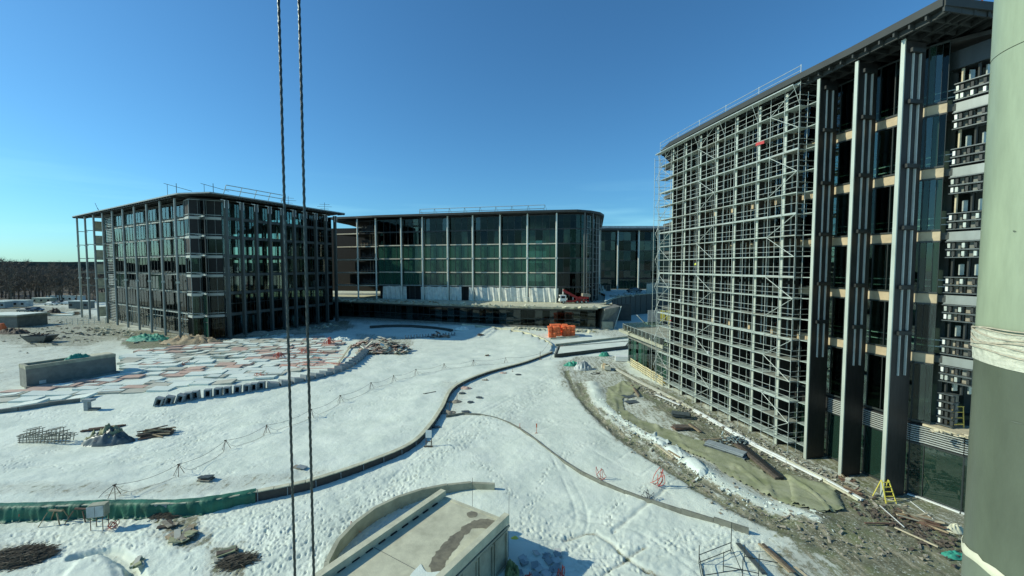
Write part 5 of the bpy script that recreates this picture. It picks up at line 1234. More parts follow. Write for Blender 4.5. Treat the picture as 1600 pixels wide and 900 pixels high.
# green net and earth in front of the left building
heap('green_net', 'crumpled green netting on the ground before the left building posts', 'netting', at(232, 531), 5.2, 2.4, 1.0, 'green_net', seed=41, rough=.8); heap('earth_heap', 'wide tan earth heap below the rounded corner of the left building', 'heap', at(300, 536), 7.5, 2.2, 1.3, 'wood', seed=42, rough=.7); heap('earth_heap', 'long low dark soil bank along the foot of the left building fins', 'heap', at(430, 522), 15, 1.3, .7, 'stone', seed=43, rough=.6, rz=.35)
pile('timber_stack', 'loose timber and trestles at the foot of the rounded building corner', 'timber', at(322, 529), 30, 2.2, .25, .2, ['wood', 'wood_pale', 'wood_dark'], rz=.1, spread=1.0, jit=.7, hgt=1.6)
# ---- left background: bunker, trailers, cars, skip of scrap
p = G(14, 512); t = thing('site_bunker', 'low flat concrete building with snow on its roof at the left edge', 'building', p); block('body', (p[0]-4, p[1]+4, 1.6), (13, 8, 3.2), 'concrete_dark', t); block('roof', (p[0]-4, p[1]+4, 3.4), (13.8, 8.8, .4), 'concrete', t); block('snow_cap', (p[0]-4, p[1]+4, 3.68), (13, 8, .14), 'snow', t)
p = G(9, 515); t = thing('traffic_cone', 'orange cone-shaped heap against the low concrete building', 'cone', p); b = MB(); n = 10; b.add([(p[0]+1.1*math.cos(6.283*i/n), p[1]-.8+1.1*math.sin(6.283*i/n), 0) for i in range(n)]+[(p[0]+.45*math.cos(6.283*i/n), p[1]-.8+.45*math.sin(6.283*i/n), 1.9) for i in range(n)], [(i, (i+1) % n, n+(i+1) % n, n+i) for i in range(n)]+[tuple(range(n, 2*n))]); b.build('body', 'orange_bag', t)
def scrap(label, px, py, rx, m='wood_dark', h=1.4, seed=0): heap('scrap_heap', label, 'heap', at(px, py), rx, rx*.45, h, m, seed=seed, rough=.9)
scrap('dark blue-black heap right of the low concrete building', 42, 508, 3.6, 'steel_plate', 2.0, 51); scrap('low dark scrap heap at the left edge on patchy snow', 22, 521, 4.0, 'wood_dark', 1.0, 52); scrap('dark earth pile near the road left of the free posts', 85, 492, 3, 'wood_dark', 1.6, 53)
p = at(64, 534); t = thing('scrap_tray', 'boat-shaped dark tray full of scrap on the patchy snow at left', 'tray', p); b = MB(); b.add([(p[0]-1.9, p[1]-1, p[2]), (p[0]+1.6, p[1]-1, p[2]), (p[0]+1.6, p[1]+1, p[2]), (p[0]-1.9, p[1]+1, p[2]), (p[0]-3.2, p[1]-1.5, p[2]+1.5), (p[0]+3.0, p[1]-1.5, p[2]+1.6), (p[0]+3.0, p[1]+1.5, p[2]+1.6), (p[0]-3.2, p[1]+1.5, p[2]+1.5)], [(3, 2, 1, 0), (0, 1, 5, 4), (1, 2, 6, 5), (2, 3, 7, 6), (3, 0, 4, 7)]); b.build('tray', 'steel_plate', t)
for k in range(14): a = random.random()*6.28; bar('scrap_piece', (p[0]+random.uniform(-2, 2), p[1]+random.uniform(-1, 1), p[2]+1.0), (p[0]+random.uniform(-2.6, 2.6), p[1]+random.uniform(-1, 1), p[2]+random.uniform(1.5, 2.3)), .2, .12, random.choice(['steel_plate', 'wood_dark', 'rust']), t)
def trailer(label, px, py, l, h, m, rz=0.):
    p = G(px, py); t = thing('site_cabin', label, 'cabin', p); block('body', (p[0], p[1], h/2+.3), (l, 3, h), m, t, rz=rz); block('roof', (p[0], p[1], h+.45), (l+.3, 3.3, .25), 'snow', t, rz=rz)
    for s in np.linspace(-.38, .38, max(2, int(l/3))): block('window', (p[0]+s*l*math.cos(rz)+1.53*math.sin(rz), p[1]+s*l*math.sin(rz)-1.53*math.cos(rz), h*.62), (1.0, .1, .9), 'black_void', t, rz=rz)
trailer('pale site cabin at the left edge before the wood', -4, 482, 10, 2.6, 'precast'); trailer('white site cabin second from the left before the wood', 24, 480, 12, 2.6, 'grey_tarp', .05); trailer('long white shed by the trees left of the free posts', 104, 471, 16, 2.4, 'white_paint', .05); trailer('dark gabled shed beneath the free posts', 128, 483, 8, 3, 'steel_plate'); trailer('low pale shed between wood and parked cars', 70, 473, 9, 2, 'concrete')
def car(name, label, p, rz, m, s=1., cat='car', group=None):
    t = thing(name, label, cat, p, group); R_ = Matrix.Translation(p) @ Matrix.Rotation(rz, 4, 'Z') @ Matrix.Scale(s, 4)
    prof = [(-2.2, .35), (-2.25, .8), (-1.9, .98), (-1.3, 1.02), (-.75, 1.45), (.7, 1.48), (1.45, 1.0), (2.15, .9), (2.25, .6), (2.2, .35)]
    def ext(pr, w, nm, mm, w2=None):
        n = len(pr); b = MB(); w2 = w2 or w; b.add([(x, -(w if z < 1.1 else w2), z) for x, z in pr]+[(x, (w if z < 1.1 else w2), z) for x, z in pr], [tuple(range(n)), tuple(range(2*n-1, n-1, -1))]+[(i, n+i, n+(i+1) % n, (i+1) % n) for i in range(n)]); b.v = [tuple(R_ @ Vector(v)) for v in b.v]; return b.build(nm, mm, t)
    ext(prof, .88, 'body', m, .66); ext([(-1.15, 1.04), (-.72, 1.38), (.66, 1.40), (1.25, 1.04)], .80, 'side_window', 'black_void', .70); ext([(.74, 1.42), (1.40, 1.03), (1.44, 1.06), (.80, 1.45)], .62, 'windscreen', 'black_void')
    for x in (-1.4, 1.4):
        for y in (-.82, .82): a = R_ @ Vector((x, y-.1, .33)); c = R_ @ Vector((x, y+.1, .33)); w = rod('wheel', a, c, .33*s, 'rubber', t, 'tube'); rod('rim', R_ @ Vector((x, y-.11, .33)), R_ @ Vector((x, y+.11, .33)), .19*s, 'galvanised', w, 'tube')
    for y in (-.6, .6): a = R_ @ Vector((2.22, y, .72)); c = R_ @ Vector((2.27, y, .72)); rod('headlight', a, c, .13, 'white_paint', t)
    return t
for i, (px, py, m, lab) in enumerate([(80, 477, 'white_paint', 'white car parked by the wood, leftmost of the distant parked cars'), (93, 475, 'steel_plate', 'dark car parked between two white ones near the wood'), (106, 476, 'white_paint', 'white car parked by the wood nearest the free posts'), (40, 488, 'steel_plate', 'dark car on the site road below the left cabins'), (55, 487, 'car_blue', 'dark blue car on the site road near the earth piles')]):
    car('parked_car', lab, (*G(px, py), .02), random.uniform(-.2, .2), m, 1.15, group='cars parked far left')
# rails beside the left building
p = G(112, 510); t = thing('barrier_fence', 'low wire barrier fence before the louvred end of the left building', 'fence', p)
fpts = [G(96, 508), G(130, 507), G(165, 506), G(172, 502)]
for i in range(len(fpts)-1):
    for s in range(4): a = lerp(fpts[i], fpts[i+1], s/4); rod('post', (*a, 0), (*a, 1.9), .06, 'galvanised', t)
    for z in (.5, 1.2, 1.85): rod('rail', (*fpts[i], z), (*fpts[i+1], z), .04, 'galvanised', t)
pile('timber_stack', 'stack of snowy timber beside the road at the far left', 'timber', G(100, 492)+(0,), 16, 8, .8, .35, ['wood', 'snow', 'rust', 'wood_pale'], rz=.25, spread=3, jit=.12, hgt=.8)

# ================================================================= beside the podium
OB = at(878, 526)
for k, (dx, dy, w, h_, lab) in enumerate([(-2.0, -.4, 3.0, 2.7, 'left and nearer stack of bright orange sacks before the podium end'), (1.7, .6, 3.3, 2.7, 'right and taller stack of bright orange sacks before the podium end'), (-.6, 2.6, 4.6, 2.8, 'rear stack of bright orange sacks, mostly hidden behind the two front ones')]):
    t = thing('sack_stack', lab, 'sacks', (OB[0]+dx, OB[1]+dy, OB[2]), 'stacks of orange sacks')
    nz_ = 7; hh = h_/nz_
    for z in range(nz_):
        ncol = 3
        for c_ in range(ncol):
            if z == nz_-1 and random.random() < .35: continue
            b = MB(); x = OB[0]+dx-w/2+w/ncol*(c_+.5)+random.gauss(0, .08); y = OB[1]+dy+random.gauss(0, .1); sx = w/ncol*.97; sy = 2.3; sz = hh*1.05
            vs = []
            for (u, v_) in ((-1, -1), (0, -1.08), (1, -1), (1.05, 0), (1, 1), (0, 1.06), (-1, 1), (-1.05, 0)): vs += [(x+u*sx/2*.93, y+v_*sy/2*.95, OB[2]+z*hh), (x+u*sx/2*1.03, y+v_*sy/2, OB[2]+z*hh+sz/2), (x+u*sx/2*.9, y+v_*sy/2*.93, OB[2]+z*hh+sz+random.gauss(0, .015))]
            fs = []
            for i in range(8): j = (i+1) % 8; fs += [(3*i, 3*j, 3*j+1, 3*i+1), (3*i+1, 3*j+1, 3*j+2, 3*i+2)]
            fs += [tuple(3*i+2 for i in range(8)), tuple(3*i for i in range(7, -1, -1))]
            b.add(vs, fs).build('sack', 'orange_bag', t)
pile('board_stack', 'cream boards leaning at the foot of the orange sacks', 'boards', (OB[0]-.8, OB[1]-2.0, OB[2]), 7, 1.3, .8, .1, ['foam_cream', 'foam_pink'], rz=.1, spread=.4, jit=.4, hgt=.4)
def rubble(name, label, pts, n, m, smax, seed, w=1.2, z=None, kind='stuff'):
    rd = random.Random(seed); b = MB(); R, _ = resample(np.array(pts), .2)
    for i in range(n):
        p = R[rd.randrange(len(R))]; x = p[0]+rd.gauss(0, w); y = p[1]+rd.gauss(0, w); s = smax*rd.random()**3+.035; zz = (tz(x, y) if z is None else z)+s*.2
        b.box((x, y, zz), (s*rd.uniform(.6, 2.6), s*rd.uniform(.35, 1.1), s*rd.uniform(.12, .6)), rz=rd.random()*3.1, rx=rd.gauss(0, .3), ry=rd.gauss(0, .3))
        b.v[-8:] = [(v[0]+rd.gauss(0, .16)*s, v[1]+rd.gauss(0, .16)*s, v[2]+rd.gauss(0, .1)*s) for v in b.v[-8:]]
    o = b.build(name, m); o['kind'] = kind
    if label: o['label'] = label
    return o
rubble('rubble', 'pale rubble strewn along the podium foot', [G(800, 513), G(860, 516), G(930, 519)], 260, 'concrete_light', .8, 61, 1.0)
rubble('rubble', 'rubble strewn on the terrace edge', [(p[0], p[1]+.2) for p in front[8:]], 420, 'concrete_light', .8, 62, 1.3, ZP)
rubble('rubble', 'brown rubble on the left half of the terrace', [(p[0], p[1]+3) for p in front[10:22]], 260, 'wood', .7, 63, 1.5, ZP)
rubble('rubble', 'rubble on the upper yard edge', [tuple(p+np.array([0, 2.2])) for p in RWs[6:]], 260, 'foam_cream', 1.0, 64, 1.6, 7.15)
# terrace vehicles
def truck(p, rz):
    t = thing('mobile_crane', 'small white-cabbed truck with a dark red boom parked on the podium roof', 'truck', p); R_ = Matrix.Translation(p) @ Matrix.Rotation(rz, 4, 'Z')
    def bx(n, c, s, m, ry=0.): o = block(n, c, s, m, t, ry=ry); o.matrix_basis = R_ @ o.matrix_basis; WM[o.name] = o.matrix_basis.copy(); return o
    bx('chassis', (1.2, 0, .75), (8.5, 2.0, .4), 'truck_red'); cab = bx('cab', (-2.7, 0, 1.7), (1.9, 2.3, 1.9), 'white_paint'); bx('cab_window', (-2.7, -1.16, 2.05), (1.2, .06, .7), 'black_void'); bx('windscreen', (-3.67, 0, 2.05), (.06, 1.9, .75), 'black_void'); bx('bumper', (-3.7, 0, .9), (.2, 2.3, .4), 'white_paint')
    bx('boom', (.2, 0, 2.7), (6.0, .8, .75), 'truck_red', .5); bx('boom', (3.6, 0, 1.7), (3.8, .9, .8), 'truck_red', -.1); bx('hopper', (4.8, 0, 2.6), (2.4, 2.2, .9), 'stone', .1); bx('hopper', (4.8, 0, 1.8), (1.4, 1.5, .8), 'truck_red')
    for x in (-2.6, 1.8, 3.2, 4.6):
        for y in (-1, 1): w = rod('wheel', R_ @ Vector((x, y-.15, .5)), R_ @ Vector((x, y+.15, .5)), .5, 'rubber', t, 'tube'); rod('rim', R_ @ Vector((x, y-.16, .5)), R_ @ Vector((x, y+.16, .5)), .26, 'galvanised', w, 'tube')
truck((*G(892, 474, ZP), ZP), .08)
t = thing('bench_rails', 'pair of pale trestles on the terrace before the grey sheeting', 'trestle', (*G(812, 472.5, ZP), ZP)); p = G(808, 472.5, ZP)
for k in range(3):
    for dx in (-.9, .9): bar('leg', (p[0]+k*3+dx, p[1], ZP), (p[0]+k*3+dx*.8, p[1], ZP+1.6), .12, .12, 'white_paint', t)
    bar('beam', (p[0]+k*3-1, p[1], ZP+1.6), (p[0]+k*3+1, p[1], ZP+1.6), .14, .14, 'white_paint', t); bar('beam', (p[0]+k*3-.9, p[1], ZP+.8), (p[0]+k*3+.9, p[1], ZP+.8), .1, .1, 'white_paint', t)
Y2 = 7.15
car('parked_car', 'blue-grey car standing on the upper yard before the farthest block', (*G(991, 457, Y2), Y2), .3, 'car_blue', 1.35)
p = G(1029, 457.5, Y2); t = thing('shipping_container', 'cream container with a bright open end on the upper yard', 'container', (*p, Y2)); block('body', (p[0]+.9, p[1]+2, Y2+1.9), (9, 4.5, 3.8), 'stone', t); block('door', (p[0]-3.8, p[1]-.5, Y2+1.9), (2.8, .3, 3.7), 'foam_cream', t, rz=.15); block('roof_rim', (p[0]+.9, p[1]+2, Y2+3.85), (9.2, 4.7, .15), 'concrete', t)
p = G(948, 455, Y2); t = thing('crate', 'brown open crate on the upper yard beside the central block', 'crate', (*p, Y2)); block('box', (p[0], p[1]+2, Y2+1.2), (4, 2, 2.4), 'wood_dark', t)
for dx in (-1.8, 0, 1.8): block('batten', (p[0]+dx, p[1]+.95, Y2+1.2), (.25, .15, 2.5), 'wood', t)
heap('sand_heap', 'tan heap next to the brown crate on the upper yard', 'heap', (*G(938, 456, Y2), Y2), 2.4, 1.6, 2.0, 'foam_cream', seed=71, rough=.7)
# on the pavilion roof
p = np.array(G(1012, 508, 6.2)); d_ = up_
t = thing('panel_stack', 'upright yellow, grey and white panels standing on the pavilion roof', 'panels', (*p, 6.2))
for k, (m, w) in enumerate([('precast', 2.4), ('yellow_bright', .9), ('wood_dark', .2), ('yellow_bright', .9), ('wood_dark', .2), ('yellow_bright', .8), ('white_paint', 2.6)]):
    q = p+np.array([.98, -.15])*sum([2.4, .9, .2, .9, .2, .8, 2.6][:k]); block('panel', (q[0]+w/2, q[1]-.075*w, 7.7), (w, .25, 3.0), m, t, rz=-.15)
rubble('rubble', 'pale scraps on the pavilion roof', [tuple(PVa+np_*.5), tuple(PVb+np_*.5)], 160, 'concrete_light', .45, 66, .5, 6.2)
t = thing('tilted_board', 'grey board leaning on the pavilion balustrade', 'board', (*G(1000, 510, 6.2), 6.2)); p = G(1000, 510, 6.2); bar('board', (p[0]-.6, p[1], 8.4), (p[0]+1.2, p[1], 6.6), 1.2, .08, 'precast', t)

# ================================================================= right-hand side: sheet, beams, scraps
def drape(name, label, poly, m, step=.22, lift=.05, amp=.12, seed=0, cat='sheet'):
    xs = [p[0] for p in poly]; ys = [p[1] for p in poly]; gx = np.arange(min(xs), max(xs), step); gy = np.arange(min(ys), max(ys), step*1.2)
    XX, YY = np.meshgrid(gx, gy); ZZ = T(XX, YY)+lift+amp*.5*np.abs(vnoise(XX+YY*.6, YY*.15, .9, seed))+amp*(.5+vnoise(XX, YY, 2.6, seed+1))+.03*vnoise(XX, YY, .3, seed+2)
    fold = np.abs(vnoise(XX*1.2-YY*.3, XX*.3+YY*.2, 1.5, seed+4)); ZZ += .16*np.exp(-(fold/.03)**2); fold = np.abs(vnoise(XX*.5+YY*.5, XX*.5-YY*.5, 1.1, seed+9)); ZZ -= .08*np.exp(-(fold/.03)**2)
    ed = pdist(XX, YY, np.array(list(poly)+[poly[0]])); ZZ -= lift*1.4*np.exp(-(ed/.25)**2)
    ins = inpoly(XX+.25*vnoise(XX, YY, .8, seed+5), YY+.25*vnoise(XX, YY, .8, seed+6), poly); ny, nx = XX.shape; idx = -np.ones(XX.shape, int)
    keep = ins[:-1, :-1] & ins[1:, :-1] & ins[:-1, 1:] & ins[1:, 1:]; use = np.zeros(XX.shape, bool)
    for a in (slice(None, -1), slice(1, None)):
        for b in (slice(None, -1), slice(1, None)): use[a, b] |= keep
    idx[use] = np.arange(use.sum()); vs = np.stack([XX[use], YY[use], ZZ[use]], 1).tolist(); jj, ii = np.nonzero(keep)
    b = MB(); b.v = vs; b.f = [(int(idx[j, i]), int(idx[j, i+1]), int(idx[j+1, i+1]), int(idx[j+1, i])) for j, i in zip(jj, ii)]
    return tag(b.build(name, m, None, smooth=True), label, cat)
drape('ground_sheet', 'wrinkled olive ground sheet pegged along the earth bank before the scaffold', poly_px([(948, 606), (975, 596), (1003, 603), (990, 618), (975, 625), (978, 640), (1000, 655), (1045, 672), (1090, 688), (1120, 690), (1200, 740), (1300, 772), (1318, 800), (1280, 802), (1240, 795), (1150, 752), (1105, 720), (1060, 702), (1010, 680), (975, 658), (945, 632)]), 'geotextile', seed=3)
drape('ground_sheet', 'olive sheet gathered in folds at the end of the white beams', poly_px([(1225, 742), (1300, 762), (1325, 800), (1290, 803), (1235, 792)]), 'geotextile', .16, .16, .3, seed=8)
for i, pts in enumerate([[(1006, 683), (1025, 676), (1050, 694), (1035, 702)], [(1036, 703), (1056, 694), (1085, 716), (1062, 722)], [(1064, 724), (1088, 716), (1112, 742), (1095, 748)]]):
    drape('snow_slab', ['upper', 'middle', 'lower'][i]+' slab of crusted snow lying on the edge of the olive sheet', poly_px(pts), 'snow', .12, .12, .06, seed=20+i, cat='snow slab')
# long white wrapped beams
WB = [(962, 577), (1000, 598), (1045, 620), (1085, 642), (1130, 668), (1180, 697), (1230, 722), (1290, 752), (1345, 783)]
t = thing('wrapped_beams', 'long line of white wrapped beams laid end to end along the scaffold foot', 'beams', at(1150, 680))
for i in range(len(WB)-1):
    a = at(*WB[i]); c = at(*WB[i+1]); m = 'foam_cream' if i < 3 else 'white_paint'
    for k in range(3):
        o = .2*(k-1); a2 = (a[0]+o, a[1]+random.gauss(0, .1), a[2]+.1+.06*(k == 1)); c2 = (c[0]+o*1.0, c[1]+random.gauss(0, .1), c[2]+.1+.06*(k == 1)); bar('beam', a2, c2, .17, .16, m if random.random() < .85 else 'concrete_light', t)
for (pa, pb, lab) in [((1025, 618), (1062, 634), 'bright white plank beside the upper part of the wrapped beams')]: 
    t = thing('white_plank', lab, 'plank', at(*pa)); bar('plank', at(*pa, .12), at(*pb, .12), .3, .08, 'white_paint', t)
for i, (px, py) in enumerate([(1052, 627), (1078, 641), (1095, 650), (1106, 655), (1062, 631), (1130, 670), (1146, 677), (1160, 690)]):
    t = thing('rubble_stone', ORD[i]+' little dark stone counted along the upper wrapped beams', 'stone', at(px, py), 'stones along the wrapped beams'); p = at(px, py, .12); block('stone', p, (.35, .28, .24), 'stone', t, rz=random.random(), rx=.2)
# flat panels, pallets, planks
def flat(label, px, py, s, m, rz, n=1, cat='panel', name='metal_sheet', th=.06):
    p = at(px, py); t = thing(name, label, cat, p)
    for k in range(n): block('panel' if cat == 'panel' else 'board', (p[0]+random.gauss(0, .08), p[1]+random.gauss(0, .08), p[2]+th*(k+.8)+.03*k), (s[0], s[1], th), m if isinstance(m, str) else m[k % len(m)], t, rz=rz+random.gauss(0, .06), rx=random.gauss(0, .02))
flat('upper grey flat panel on the bare ground inside the olive sheet', 983, 619, (1.7, 1.3), 'steel_plate', .5, 1); flat('lower grey flat panel just below its twin inside the olive sheet', 987, 628, (1.7, 1.1), 'steel_plate', .3, 1)
flat('dark stack of sheets between olive sheet and white beams', 1065, 651, (2.0, 1.1), ['steel_plate', 'mullion'], -.3, 5, name='sheet_stack'); flat('dark wooden pallet lying on the olive sheet above the snow slabs', 1063, 671, (1.7, .9), ['wood_dark', 'rust', 'wood_dark'], .05, 3, 'pallet', 'pallet', .1)
flat('long stack of pale green-grey sheets on the olive sheet beside the dark beams', 1133, 705, (.9, 3.6), ['precast', 'steel_plate', 'precast'], .62, 4, name='sheet_stack', th=.07)
def plank(label, a, b, m='wood', w=.14, h=.07, z=.1, n=1, name='plank'):
    t = thing(name, label, 'plank', at(*a)); 
    for k in range(n): p = at(*a, z+.05*k); q = at(*b, z+.05*k); o = (k-(n-1)/2)*w*1.2; bar('board', (p[0]+o, p[1]+random.gauss(0, .15), p[2]), (q[0]+o, q[1]+random.gauss(0, .15), q[2]), w, h, m if isinstance(m, str) else m[k % len(m)], t)
plank('two tan planks in a narrow wedge above the grey flat panels', (987, 603), (999, 621), ['wood', 'wood_dark'], .16, .07, .12, 2); plank('tan plank right of the dark pallet', (1077, 664), (1094, 676), ['wood', 'wood_dark'], .14, n=2)
plank('dark timbers across the top of the blue metal heap', (1098, 690), (1136, 687), ['wood_dark', 'stone', 'wood'], .12, n=3); plank('two long black steel beams pointing down the olive sheet', (1146, 692), (1216, 751), ['wood_dark', 'black_void'], .32, .22, .25, 2, 'steel_beam')
plank('long sandy plank in the muddy track beside the snow border', (1025, 696), (1052, 716), 'wood_pale', .25); plank('tan plank farther down the muddy track', (1062, 716), (1045, 706), 'wood', .2)
plank('single pale batten on the wet ground below the yellow ladder', (1398, 826), (1466, 857), 'wood_pale', .1); plank('thin pale lath between yellow ladder and batten', (1372, 790), (1410, 824), 'white_paint', .05, .04); plank('pale lath farther right on the wet ground', (1424, 786), (1458, 814), 'white_paint', .04, .04); plank('rusty bar flat on the ground left of the timber frame', (1352, 820), (1398, 821), 'rust', .12)
p = at(1148, 692); t = thing('metal_heap', 'heap of blue-grey metal fittings at the head of the black beams', 'fittings', p)
for k in range(110):
    o = (random.gauss(0, .75), random.gauss(0, .4)); a = random.random()*6.28; z = .1+.6*random.random()*math.exp(-o[0]**2); bar('fitting', (p[0]+o[0], p[1]+o[1], p[2]+z), (p[0]+o[0]+.28*math.cos(a), p[1]+o[1]+.28*math.sin(a), p[2]+z+random.gauss(0, .12)), .09, .08, random.choice(['blue_scrap', 'blue_scrap', 'galvanised', 'steel_plate']), t)
pile('scrap_timber', 'rusty timber frame with yellow planks on wet ground near the big pipe', 'timber', at(1437, 815), 14, 2.6, .12, .08, ['rust', 'wood', 'rust', 'wood_pale', 'wood_dark'], rz=-.5, spread=.6, jit=.5, hgt=.35)
pile('timber_offcut', 'rusty red offcuts on the mud at the end of the white beams', 'timber', at(1335, 772), 9, 1.6, .12, .07, ['rust', 'wood', 'wood_dark'], rz=-.5, spread=.5, jit=.5, hgt=.2)
pile('broken_board', 'brown boards and dirt at the base of the middle fin', 'boards', at(1325, 752), 10, 1.0, .3, .06, ['rust', 'wood', 'foam_cream'], rz=-.3, spread=.5, jit=.5, hgt=.15)
heap('green_net', 'bright green netting scrap beside the pipe at the bottom right', 'netting', at(1492, 868), .8, .4, .22, 'green_net', seed=81, rough=.8); heap('cloth_bundle', 'white crumpled bundle next to the big pipe', 'cloth', at(1492, 829), .55, .4, .35, 'concrete_light', seed=82, rough=.9)
heap('covered_heap', 'grey wrapped lumps at the upper end of the muddy ground', 'heap', at(911, 577), 1.7, 1.0, 1.1, 'grey_tarp', seed=83, rough=.6); heap('green_net', 'green netting scrap left of the grey wrapped lumps', 'netting', at(894, 571), 1.6, .8, .5, 'green_net', seed=84, rough=.9); heap('green_net', 'green bundle behind the wrapped lumps near the planter', 'netting', at(944, 556), 1.1, .7, .8, 'green_net', seed=85)
pile('block_stack', 'tan concrete lumps right of the grey wrapped lumps', 'blocks', at(947, 577), 7, 1.0, .8, .6, ['foam_cream', 'concrete_light', 'wood'], rz=.3, spread=.9, jit=.4, hgt=.5)
t = thing('polystyrene_block', 'clean white box lying at the pavilion corner', 'box', at(972, 564)); p = at(972, 564); block('box', (p[0], p[1], p[2]+.5), (2.6, 1.3, .9), 'white_paint', t, rz=-.15)
hose_knot('hose_bundle', 'dark hose sweeping over the mud by the grey wrapped lumps', 'hose', at(930, 585), 'black_cable', 2, 1.0, .5, .04, seed=9)
# yellow barriers by the pavilion
bp0 = np.array(G(985, 572)); bp1 = np.array(G(1036, 604))
for i in range(4):
    a = np.array(lerp(bp0, bp1, i/4+.01)); c = np.array(lerp(bp0, bp1, (i+1)/4-.01)); t = thing('barrier_stack', ORD[i]+' from the left of four cream-yellow slatted barriers before the pavilion glass', 'barrier', (*a, 0), 'slatted barriers')
    for z in (.25, .6, .95, 1.3): bar('slat', (*a, z+.1), (*c, z), .06, .16, 'cream_rail', t)
    for s in (0, .33, .66, 1): q = lerp(a, c, s); block('post', (*q, .75), (.12, .12, 1.5), 'cream_rail', t)
    for z in (.4, 1.0): bar('slat', (a[0]+.45, a[1]+.3, z), (c[0]+.45, c[1]+.3, z), .06, .16, 'yellow_paint', t)
# ladders
p = at(1390, 785); t = thing('step_ladder', 'yellow folding ladder leaning at the foot of the nearest fin', 'ladder', p)
for dx in (-.42, .42): bar('stile', (p[0]+dx*.95, p[1]-.15, p[2]), (p[0]+dx*.65, p[1]+.45, p[2]+1.5), .07, .05, 'yellow_bright', t); bar('stile', (p[0]+dx*1.0-.1, p[1]+.9, p[2]), (p[0]+dx*.65, p[1]+.5, p[2]+1.5), .06, .05, 'yellow_bright', t)
for k in range(5): z = .15+.3*k; w = .42*(.95-.3*z/1.5); bar('rung', (p[0]-w, p[1]-.15+.4*z, p[2]+z), (p[0]+w, p[1]-.15+.4*z, p[2]+z), .07, .04, 'yellow_bright', t)
p = at(1322, 742); t = thing('yellow_trestle', 'yellow trestle half hidden behind the middle fin', 'trestle', (p[0]+1.0, p[1]+1.6, 0))
for dx in (0, .7): bar('leg', (p[0]+1.2+dx, p[1]+1.4, .02), (p[0]+1.3+dx*.8, p[1]+1.7, 1.0), .07, .05, 'yellow_bright', t)
for z in (.3, .6, .9): bar('rung', (p[0]+1.2, p[1]+1.5, z), (p[0]+1.9, p[1]+1.5, z), .06, .04, 'yellow_bright', t)
zl = 5.95; p = G(1497, 668, zl); t = thing('rack_trolley', 'yellow tubular rack standing on the ledge between stone stacks and big pipe', 'rack', (*p, zl))
for dx in (-.42, .42): rod('upright', (p[0]+dx, p[1], zl), (p[0]+dx*.95, p[1]+.1, zl+1.55), .04, 'yellow_paint', t)
for z in (.28, .72, 1.15, 1.57): rod('cross_bar', (p[0]-.42, p[1]+.06, zl+z), (p[0]+.42, p[1]+.06, zl+z), .035, 'yellow_paint', t)
bar('shelf', (p[0]-.4, p[1]+.2, zl+.25), (p[0]+.4, p[1]+.2, zl+.25), .5, .08, 'yellow_paint', t)
lg = MB().prism([tuple(np.array(ct[1])-nn_*-.3), tuple(np.array(ct[2])+[-.45, -.6]), tuple(np.array(q2)+[0, -.9]), tuple(np.array(q2)+[0, .5]), tuple(np.array(ct[1])+[.6, .5])], 5.76, 5.9).build('ledge', 'wood_pale', RB)
rubble('rubble', 'rubble on the ledge over the louvres', [G(1455, 672, 5.95), G(1510, 682, 5.95)], 60, 'wood_pale', .3, 91, .2, 5.95)
# loose debris on the muddy ground: uncountable
rubble('rubble', 'stones and scraps on the bare ground along the scaffold', [G(a, b) for a, b in [(985, 595), (1060, 632), (1130, 668), (1200, 705), (1260, 735), (1330, 765), (1400, 800)]], 1100, 'stone', .2, 92, .8)
rubble('rubble', 'pale scraps on the bare ground along the scaffold', [G(a, b) for a, b in [(1000, 605), (1100, 652), (1200, 705), (1280, 745)]], 900, 'foam_cream', .22, 93, .8)
rubble('rubble', 'scraps over the slushy track', [G(a, b) for a, b in [(960, 660), (1050, 725), (1150, 790), (1300, 840), (1450, 870)]], 700, 'stone', .16, 94, 1.1)
rubble('rubble', 'sticks and scraps on the wet ground at lower right', [G(a, b) for a, b in [(1350, 790), (1450, 830), (1500, 870)]], 500, 'wood_dark', .22, 95, 1.0)
rubble('rubble', 'snow clods along the track', [G(a, b) for a, b in [(930, 620), (985, 670), (1060, 715), (1150, 775), (1280, 815)]], 450, 'snow', .14, 96, .6)
rubble('rubble', 'rubble among the plaza posts', [G(a, b) for a, b in [(150, 512), (230, 530), (300, 536), (400, 530), (520, 508)]], 900, 'concrete_light', .6, 98, 1.6)
rubble('rubble', 'dark scraps over the far left yard', [G(a, b) for a, b in [(0, 500), (60, 515), (150, 520), (30, 545)]], 500, 'stone', .6, 99, 5.5)
# hoses on the right snow
hose_knot('hose_bundle', 'pair of tall red hoses looping up beside the thin kerb', 'hose', at(940, 750), 'red_hose', 3, .5, 1.25, .022, seed=12); hose_knot('hose_bundle', 'red hoses looping in a V on the panelled snow', 'hose', at(1028, 760), 'red_hose', 4, .65, 1.6, .026, seed=15); hose_knot('cable_bundle', 'black cable ends sprouting from the thin kerb', 'cable', at(1013, 780), 'black_cable', 5, .6, .7, .015, seed=16)
hose_knot('hose_bundle', 'thin red hose arch over the left part of the curved concrete wall', 'hose', at(556, 835), 'orange_hose', 1, .35, .9, .018, seed=17); hose_knot('hose_bundle', 'thin red hose arch over the middle of the curved concrete wall', 'hose', at(574, 822), 'orange_hose', 1, .3, .9, .018, seed=19)
hose_knot('hose_bundle', 'dark red hose stubs in the shadow of the big concrete box', 'hose', at(878, 905), 'red_hose', 4, .4, .7, .022, seed=21); hose_knot('hose_bundle', 'second cluster of red hose ends close to the big concrete box', 'hose', at(826, 905), 'red_hose', 3, .35, .35, .022, seed=22)
